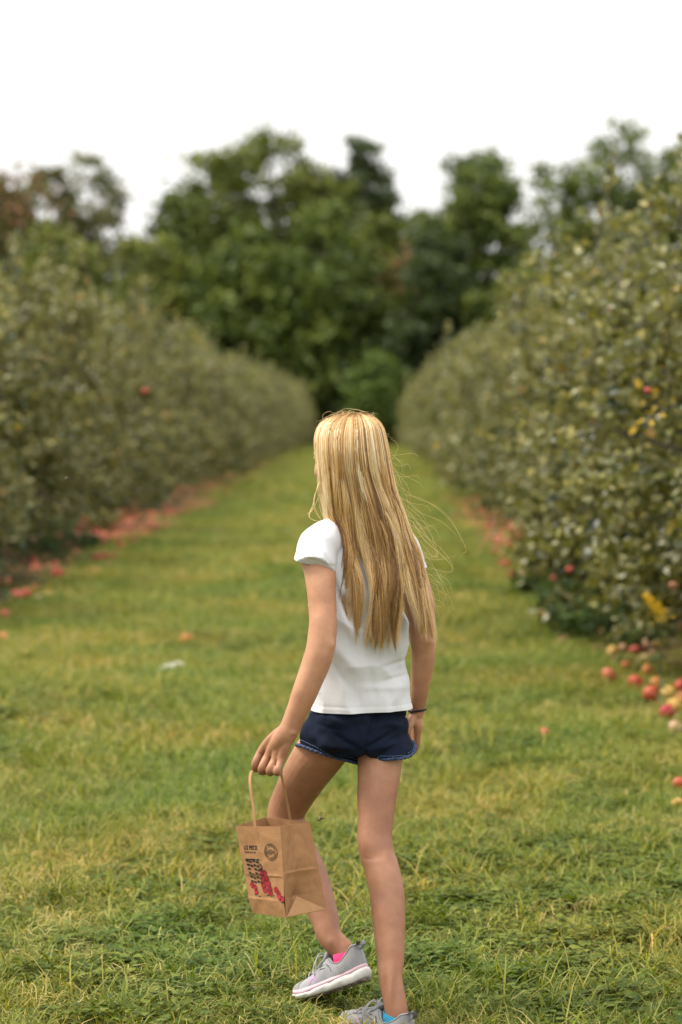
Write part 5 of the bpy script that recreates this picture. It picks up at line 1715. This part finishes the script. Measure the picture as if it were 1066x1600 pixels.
STEM_ME.materials.append(M_STEM)
def apple_mat(name, c1, c2, c3):
    m, nt, b = new_mat(name)
    oi = nt.nodes.new('ShaderNodeObjectInfo')
    f = tex_noise(nt, 1.6, 4, .6, 'Object', (1, 1, .6))
    ad = nt.nodes.new('ShaderNodeMath'); ad.operation = 'MULTIPLY_ADD'; ad.inputs[1].default_value = .34
    nt.links.new(oi.outputs['Random'], ad.inputs[0]); nt.links.new(f, ad.inputs[2])
    r = ramp(nt, [(.40, c1), (.62, c2), (.85, c3)])
    nt.links.new(ad.outputs[0], r.inputs['Fac'])
    sp = ramp(nt, [(.66, (1, 1, 1)), (.74, (.45, .33, .22))])
    nt.links.new(tex_noise(nt, 3.2, 3), sp.inputs['Fac'])
    nt.links.new(mixc(nt, .8, r.outputs['Color'], sp.outputs['Color'], 'MULTIPLY'), b.inputs['Base Color'])
    b.inputs['Roughness'].default_value = .42; b.inputs['Specular IOR Level'].default_value = .25
    return m
AM = {'red': apple_mat('red_apple_skin', (.24, .012, .014), (.32, .026, .020), (.36, .075, .03)),
      'crimson': apple_mat('crimson_apple_skin', (.22, .008, .018), (.27, .015, .024), (.32, .05, .03)),
      'coral': apple_mat('coral_apple_skin', (.30, .030, .026), (.36, .060, .040), (.38, .12, .05)),
      'orange': apple_mat('orange_apple_skin', (.36, .075, .022), (.40, .13, .030), (.40, .19, .05)),
      'yellow': apple_mat('yellow_apple_skin', (.36, .18, .032), (.38, .22, .042), (.32, .23, .05)),
      'tan': apple_mat('tan_apple_skin', (.30, .14, .075), (.36, .19, .10), (.36, .23, .13)),
      'brown': apple_mat('rotting_or_shaded_apple_skin', (.16, .07, .035), (.26, .12, .06), (.34, .18, .08))}
for me in AP_MESH: me.materials.append(AM['red'])
ar = random.Random(14)
def apple(P, rad, col, label, group=None, stem=True):
    o = bpy.data.objects.new('apple', AP_MESH[ar.randrange(3)]); COL.objects.link(o)
    o.location = P; o.scale = (rad, rad, rad * ar.uniform(.92, 1.02))
    o.rotation_euler = (ar.uniform(-1.3, 1.3), ar.uniform(-1.3, 1.3), ar.uniform(0, 6.28))
    o.material_slots[0].link = 'OBJECT'; o.material_slots[0].material = AM[col]
    tag(o, label, 'apple', group)
    if stem:
        s = bpy.data.objects.new('stem', STEM_ME); COL.objects.link(s); s.parent = o
    return o
def ground_apple(px, py, dpx, col, label, group=None, stem=True):
    P = on_plane(px, py, .03); dpx *= 1.08
    for _ in range(3):
        rad = dpx / 2 / 3775 * P.y
        P = on_plane(px, py, rad * .93 + float(gz(P.x, P.y)) + .012)
    return apple(P, rad, col, label, group, stem)
GA = [
 (952, 1055, 24, 'coral', 'coral red apple at the near left end of the right windfalls'),
 (993, 1066, 24, 'red', 'bright red apple between the coral one and the heap at the right edge'),
 (1017, 1085, 26, 'red', 'red apple with orange cheek touching the yellow one in the heap'),
 (1027, 1068, 21, 'orange', 'orange apple behind the red cheeked one in the right heap'),
 (1044, 1083, 24, 'yellow', 'round yellow apple in the middle of the right heap'),
 (1053, 1103, 24, 'yellow', 'yellow apple half hidden behind the crimson one'),
 (1043, 1113, 24, 'crimson', 'crimson apple in front of the yellow apple in the right heap'),
 (1055, 1137, 21, 'tan', 'pale tan apple nearest to us below the right heap'),
 (1065, 1072, 24, 'red', 'red apple cut by the right edge, uppermost of two'),
 (1066, 1092, 24, 'orange', 'orange apple cut by the right edge under the red one'),
 (1012, 1048, 18, 'orange', 'small orange apple behind the right heap'),
 (978, 1040, 15, 'orange', 'little orange apple behind and between the two red ones'),
 (957, 1018, 18, 'yellow', 'olive yellow apple in the weeds left of two dull red ones'),
 (974, 1013, 14, 'brown', 'dull reddish brown apple beside the olive yellow one'),
 (992, 1016, 16, 'coral', 'dull coral apple in the weeds under the near right tree'),
 (1014, 1007, 20, 'tan', 'pinkish tan apple among weeds under the near right tree'),
 (1024, 1008, 16, 'yellow', 'greenish yellow apple touching the pinkish tan one'),
 (1018, 986, 16, 'crimson', 'deep crimson apple in the shade behind the weeds'),
 (963, 984, 12, 'red', 'small pink red apple next to the oval yellow one'),
 (945, 987, 18, 'yellow', 'oval yellow apple lying left of the small pink red one'),
 (909, 983, 15, 'yellow', 'single yellow apple in grass at the edge of the weeds'),
 (850, 960, 16, 'orange', 'orange tan apple alone on the lane edge under the low branches'),
 (919, 948, 12, 'orange', 'dim orange apple among the low leaves'),
 (803, 1013, 8, 'orange', 'tiny orange windfall out on the grass beyond the right apples'),
 (850, 1147, 20, 'red', 'lone red apple sunk in the grass right of the girl'),
 (1061, 1225, 20, 'red', 'red apple at the right edge above the yellow one'),
 (1058, 1256, 19, 'yellow', 'yellow apple nearest the camera at the right edge'),
 (839, 899, 17, 'red', 'red apple in front of the pink carpet beside the right tree'),
 (826, 897, 15, 'orange', 'orange apple touching the red one beside the right tree'),
 (790, 882, 17, 'red', 'red apple left of the orange and red pair'),
 (779, 880, 13, 'coral', 'coral apple at the left end of the pair before the pink carpet'),
 (801, 897, 14, 'coral', 'pink coral apple just below the red one near the carpet'),
 (27, 931, 19, 'coral', 'big coral apple at the left edge under the left row'),
 (41, 929, 18, 'red', 'red apple touching the big coral one on the left'),
 (8, 911, 17, 'coral', 'coral apple at the left frame edge behind the pair'),
 (89, 897, 19, 'red', 'red apple below the trunk of the near left tree'),
 (86, 884, 14, 'coral', 'coral apple just behind the red one below the trunk'),
 (75, 931, 13, 'yellow', 'small yellow apple right of the coral and red pair'),
 (53, 921, 14, 'orange', 'orange apple above the tan one at left'),
 (60, 934, 11, 'tan', 'tan apple between the red pair and the yellow one'),
 (189, 853, 13, 'red', 'red apple below the darkest left foliage'),
 (207, 844, 11, 'crimson', 'crimson apple up the lane from the red one at left'),
 (152, 872, 14, 'red', 'leftmost red apple of three in a line at left'),
 (163, 870, 13, 'crimson', 'middle apple of three red ones in a line at left'),
 (176, 869, 11, 'coral', 'coral right hand apple of the three in a line at left'),
 (169, 883, 12, 'coral', 'coral apple lying in front of the three in a line'),
 (148, 892, 11, 'orange', 'orange tan apple on the grass edge left of the lane'),
 (284, 900, 15, 'yellow', 'pale yellow apple lying out on the lane at left'),
 (291, 1000, 17, 'orange', 'orange apple on the grass above the white flowers'),
 (6, 997, 17, 'orange', 'orange apple on the grass at the left frame edge'),
 (7, 961, 17, 'coral', 'coral apple on bare soil at the left frame edge'),
]
for row in GA: ground_apple(*row)
# the pink carpets farther down: single apples, nothing tells them apart
def carpet(n, off0, off1, y0, y1, row, cols, bias=1.0, seed=0):
    rr_ = random.Random(seed)
    made = 0
    while made < n:
        y = y0 + (y1 - y0) * rr_.random() ** bias
        off = off0 + (off1 - off0) * rr_.random() ** .7
        x = lane_x(off, y)
        rad = rr_.uniform(.033, .043)
        c = rr_.choice(cols)
        apple(Vector((x, y, float(gz(x, y)) + rad * .92 + .012)), rad, c, f'windfall apple in the carpet of fallen apples under the {row} row', f'fallen apples under the {row} row', False)
        made += 1
LC = ['coral', 'coral', 'red', 'red', 'coral', 'orange', 'crimson']
carpet(26, -2.75, -3.7, 17.0, 29, 'left', LC + ['brown', 'tan'], 1, 1)
carpet(100, -2.55, -3.3, 29, 62, 'left', LC, 1.2, 2)
carpet(30, 1.30, 2.1, 20, 27, 'right', LC + ['orange', 'tan'], 1, 3)
carpet(85, 1.22, 2.0, 27, 58, 'right', LC + ['orange'], 1.2, 4)
carpet(10, 1.7, 3.0, 11.5, 16, 'right', ['brown', 'tan', 'orange', 'coral'], 1, 5)
# the rest of the carpets: far too many to count, one mass
def apple_mass(name, rows, label):
    src = []
    for c in ('coral', 'red', 'orange', 'crimson', 'brown', 'coral'):
        me = AP_MESH[len(src) % 3].copy(); me.materials.clear(); me.materials.append(AM[c]); src.append(me)
    P, K, S_ = [], [], []
    for n, o0, o1, y0, y1, bias in rows:
        y = y0 + (y1 - y0) * hr.uniform(0, 1, n) ** bias; off = o0 + (o1 - o0) * hr.uniform(0, 1, n) ** .8
        x = off + .0125 * y + .12 * np.sin(y * .9)
        s_ = hr.uniform(.030, .042, n)
        P.append(np.stack([x, y, gz(x, y) + s_ * .8 + .012], 1)); K.append(hr.choice(len(src), n)); S_.append(s_)
    o = scatter_object(name, np.concatenate(P), np.concatenate(K), np.concatenate(S_), src, hr, .9)
    tag(o, label, 'apples', kind='stuff')
apple_mass('fallen_apples', [(420, -2.7, -3.8, 26, 40, 1), (420, -2.6, -3.3, 27, 42, 1), (260, 1.3, 1.95, 25.5, 32, 1), (1500, -2.45, -3.7, 38, 75, 1), (300, 1.25, 2.3, 21, 29, 1), (1000, 1.2, 2.3, 29, 70, 1), (90, -2.9, -4.2, 17, 27, 1)],
           'pink carpet of rotting windfall apples far down both tree rows')
# a few apples still on the trees
def hanging(tree, px, py, Y, col, dpx):
    o = bpy.data.objects.new('apple', AP_MESH[ar.randrange(3)]); COL.objects.link(o)
    o.material_slots[0].link = 'OBJECT'; o.material_slots[0].material = AM[col]
    bpy.context.view_layer.update()
    r_ = dpx / 2 / 3775 * Y
    o.parent = tree
    o.matrix_parent_inverse = tree.matrix_world.inverted()
    o.location = at(px, py, Y); o.scale = (r_, r_, r_)
hanging(ROW['left'][2], 227, 611, 22.0, 'red', 11)
hanging(ROW['right'][0], 1012, 610, 11.6, 'coral', 12)
hanging(ROW['right'][0], 1052, 915, 11.9, 'brown', 16)  # red apple in shade: the shade is put into its brown skin
hanging(ROW['right'][1], 955, 482, 14.0, 'red', 10)
hanging(ROW['right'][1], 890, 890, 14.6, 'coral', 12)
hanging(ROW['right'][2], 866, 904, 17.0, 'red', 11)

# ------------------------------------------------------------------ goldenrod, white flowers, wasps
M_GOLD = leaf_mat('goldenrod_bloom', None, ((.6, .4, .02), .2), [(0, (.52, .30, .008)), (1, (.72, .47, .02))], .1, .7, .2)
M_GSTEM = simple('goldenrod_stem', (.07, .10, .03), .8, .2, 30, 0)
P0 = at(1030, 985, 11.7); P0.z = .0
gold = empty('goldenrod', P0); tag(gold, 'yellow goldenrod plume in the shade under the near right tree', 'flower')
tip = at(1008, 931, 11.6) - P0; mid = at(1028, 950, 11.65) - P0
bm = bmesh.new(); tube(bm, [Vector((0, 0, 0)), Vector((.01, 0, mid.z * .6)), mid, tip], [.004, .0035, .003, .0015], 6, 14)
o = bpy.data.objects.new('stem', bm_mesh('stem', bm)); COL.objects.link(o); o.data.materials.append(M_GSTEM); o.parent = gold
n = 260; tt = hr.uniform(0, 1, n)
pa = np.array(mid)[None] * (1 - tt[:, None]) + np.array(tip)[None] * tt[:, None]
pa = pa + hr.normal(0, 1, (n, 3)) * (.024 * (1 - .65 * tt))[:, None] + np.array([.02, 0, -.03])[None] * (1 - tt[:, None])
v, f, t = broad_leaves(pa, unit(hr.normal(0, 1, (n, 3))), unit(hr.normal(0, 1, (n, 3))), hr.uniform(.007, .013, n), np.full(n, 1.), hr.uniform(0, 1, n))
o = bpy.data.objects.new('plume', np_mesh('plume', v, f, {'tone': t})); COL.objects.link(o); o.data.materials.append(M_GOLD); o.parent = gold
n = 24; zz = hr.uniform(.08, .95, n)
v, f, t = broad_leaves(np.array(mid)[None] * zz[:, None], unit(hr.normal(0, 1, (n, 3)) * np.array([1, 1, .2])), unit(hr.normal(0, .3, (n, 3)) + np.array([0, 0, 1])), hr.uniform(.05, .09, n), np.full(n, .3), hr.uniform(0, 1, n))
o = bpy.data.objects.new('foliage', np_mesh('leaf', v, f, {'tone': t})); COL.objects.link(o); o.data.materials.append(M_WEED); o.parent = gold

M_WHITE = simple('white_petals', (.72, .71, .62), .8, .08, 60, .2)
for px, py, d_, lab in ((264, 1042, 16, 'pale white flower head in the grass, left of the pair'), (278, 1038, 15, 'pale white flower head in the grass, right of the pair')):
    P = on_plane(px, py, .06); r_ = d_ / 2 / 3775 * P.y * 1.25
    fl = empty('white_flower', (P.x, P.y, 0)); tag(fl, lab, 'flower', 'white flowers in the lane')
    bm = bmesh.new(); tube(bm, [(0, 0, 0), (.004, 0, .03), (0, 0, .065)], .0015, 5)
    o = bpy.data.objects.new('stem', bm_mesh('stem', bm)); COL.objects.link(o); o.data.materials.append(M_GSTEM); o.parent = fl
    bm = bmesh.new()
    for k in range(60):
        a_ = k * 2.39996; q = math.sqrt((k + .5) / 60)
        d0 = Vector((math.cos(a_) * q, math.sin(a_) * q, 1.0 - .5 * q * q)).normalized()
        p = Vector((0, 0, .055)) + Vector((math.cos(a_) * q * r_, math.sin(a_) * q * r_ * .9, .014 * (1 - q * q)))
        tube(bm, [p, p + d0 * .008], [.0026, .0012], 5)
    o = bpy.data.objects.new('flower_head', bm_mesh('flower_head', bm)); COL.objects.link(o); o.data.materials.append(M_WHITE); o.parent = fl

M_WASP = simple('wasp_dark', (.10, .07, .025), .5, .5, 900, 0)
M_WING = simple('wasp_wing', (.20, .17, .10), .3, .1, 900, 0)
for px, py, Y, sz, lab in ((499.5, 1281, 5.5, .0065, 'small wasp flying just right of the paper bag'), (103, 748, 6.2, .004, 'tiny dark fly in the air before the left row')):
    P = at(px, py, Y); w = empty('wasp' if sz > .005 else 'fly', P); tag(w, lab, 'insect')
    bm = bmesh.new(); ball(bm, (0, 0, 0), (sz, sz * .4, sz * .38), None, 10, 8); ball(bm, (sz * 1.1, 0, .0004), (sz * .5, sz * .38, sz * .36), None, 10, 8); ball(bm, (sz * 1.75, 0, 0), (sz * .28, sz * .3, sz * .26), None, 8, 6)
    o = bpy.data.objects.new('body', bm_mesh('body', bm)); COL.objects.link(o); o.data.materials.append(M_WASP); o.parent = w
    for sgn in (-1, 1):
        bm = bmesh.new(); ball(bm, (sz * .5, sgn * sz * .8, sz * .6), (sz * .45, sz * .9, sz * .05), Matrix.Rotation(sgn * .6, 3, 'X'), 8, 5)
        o = bpy.data.objects.new('wing', bm_mesh('wing', bm)); COL.objects.link(o); o.data.materials.append(M_WING); o.parent = w
    w.rotation_euler = (0, -.3, .2)
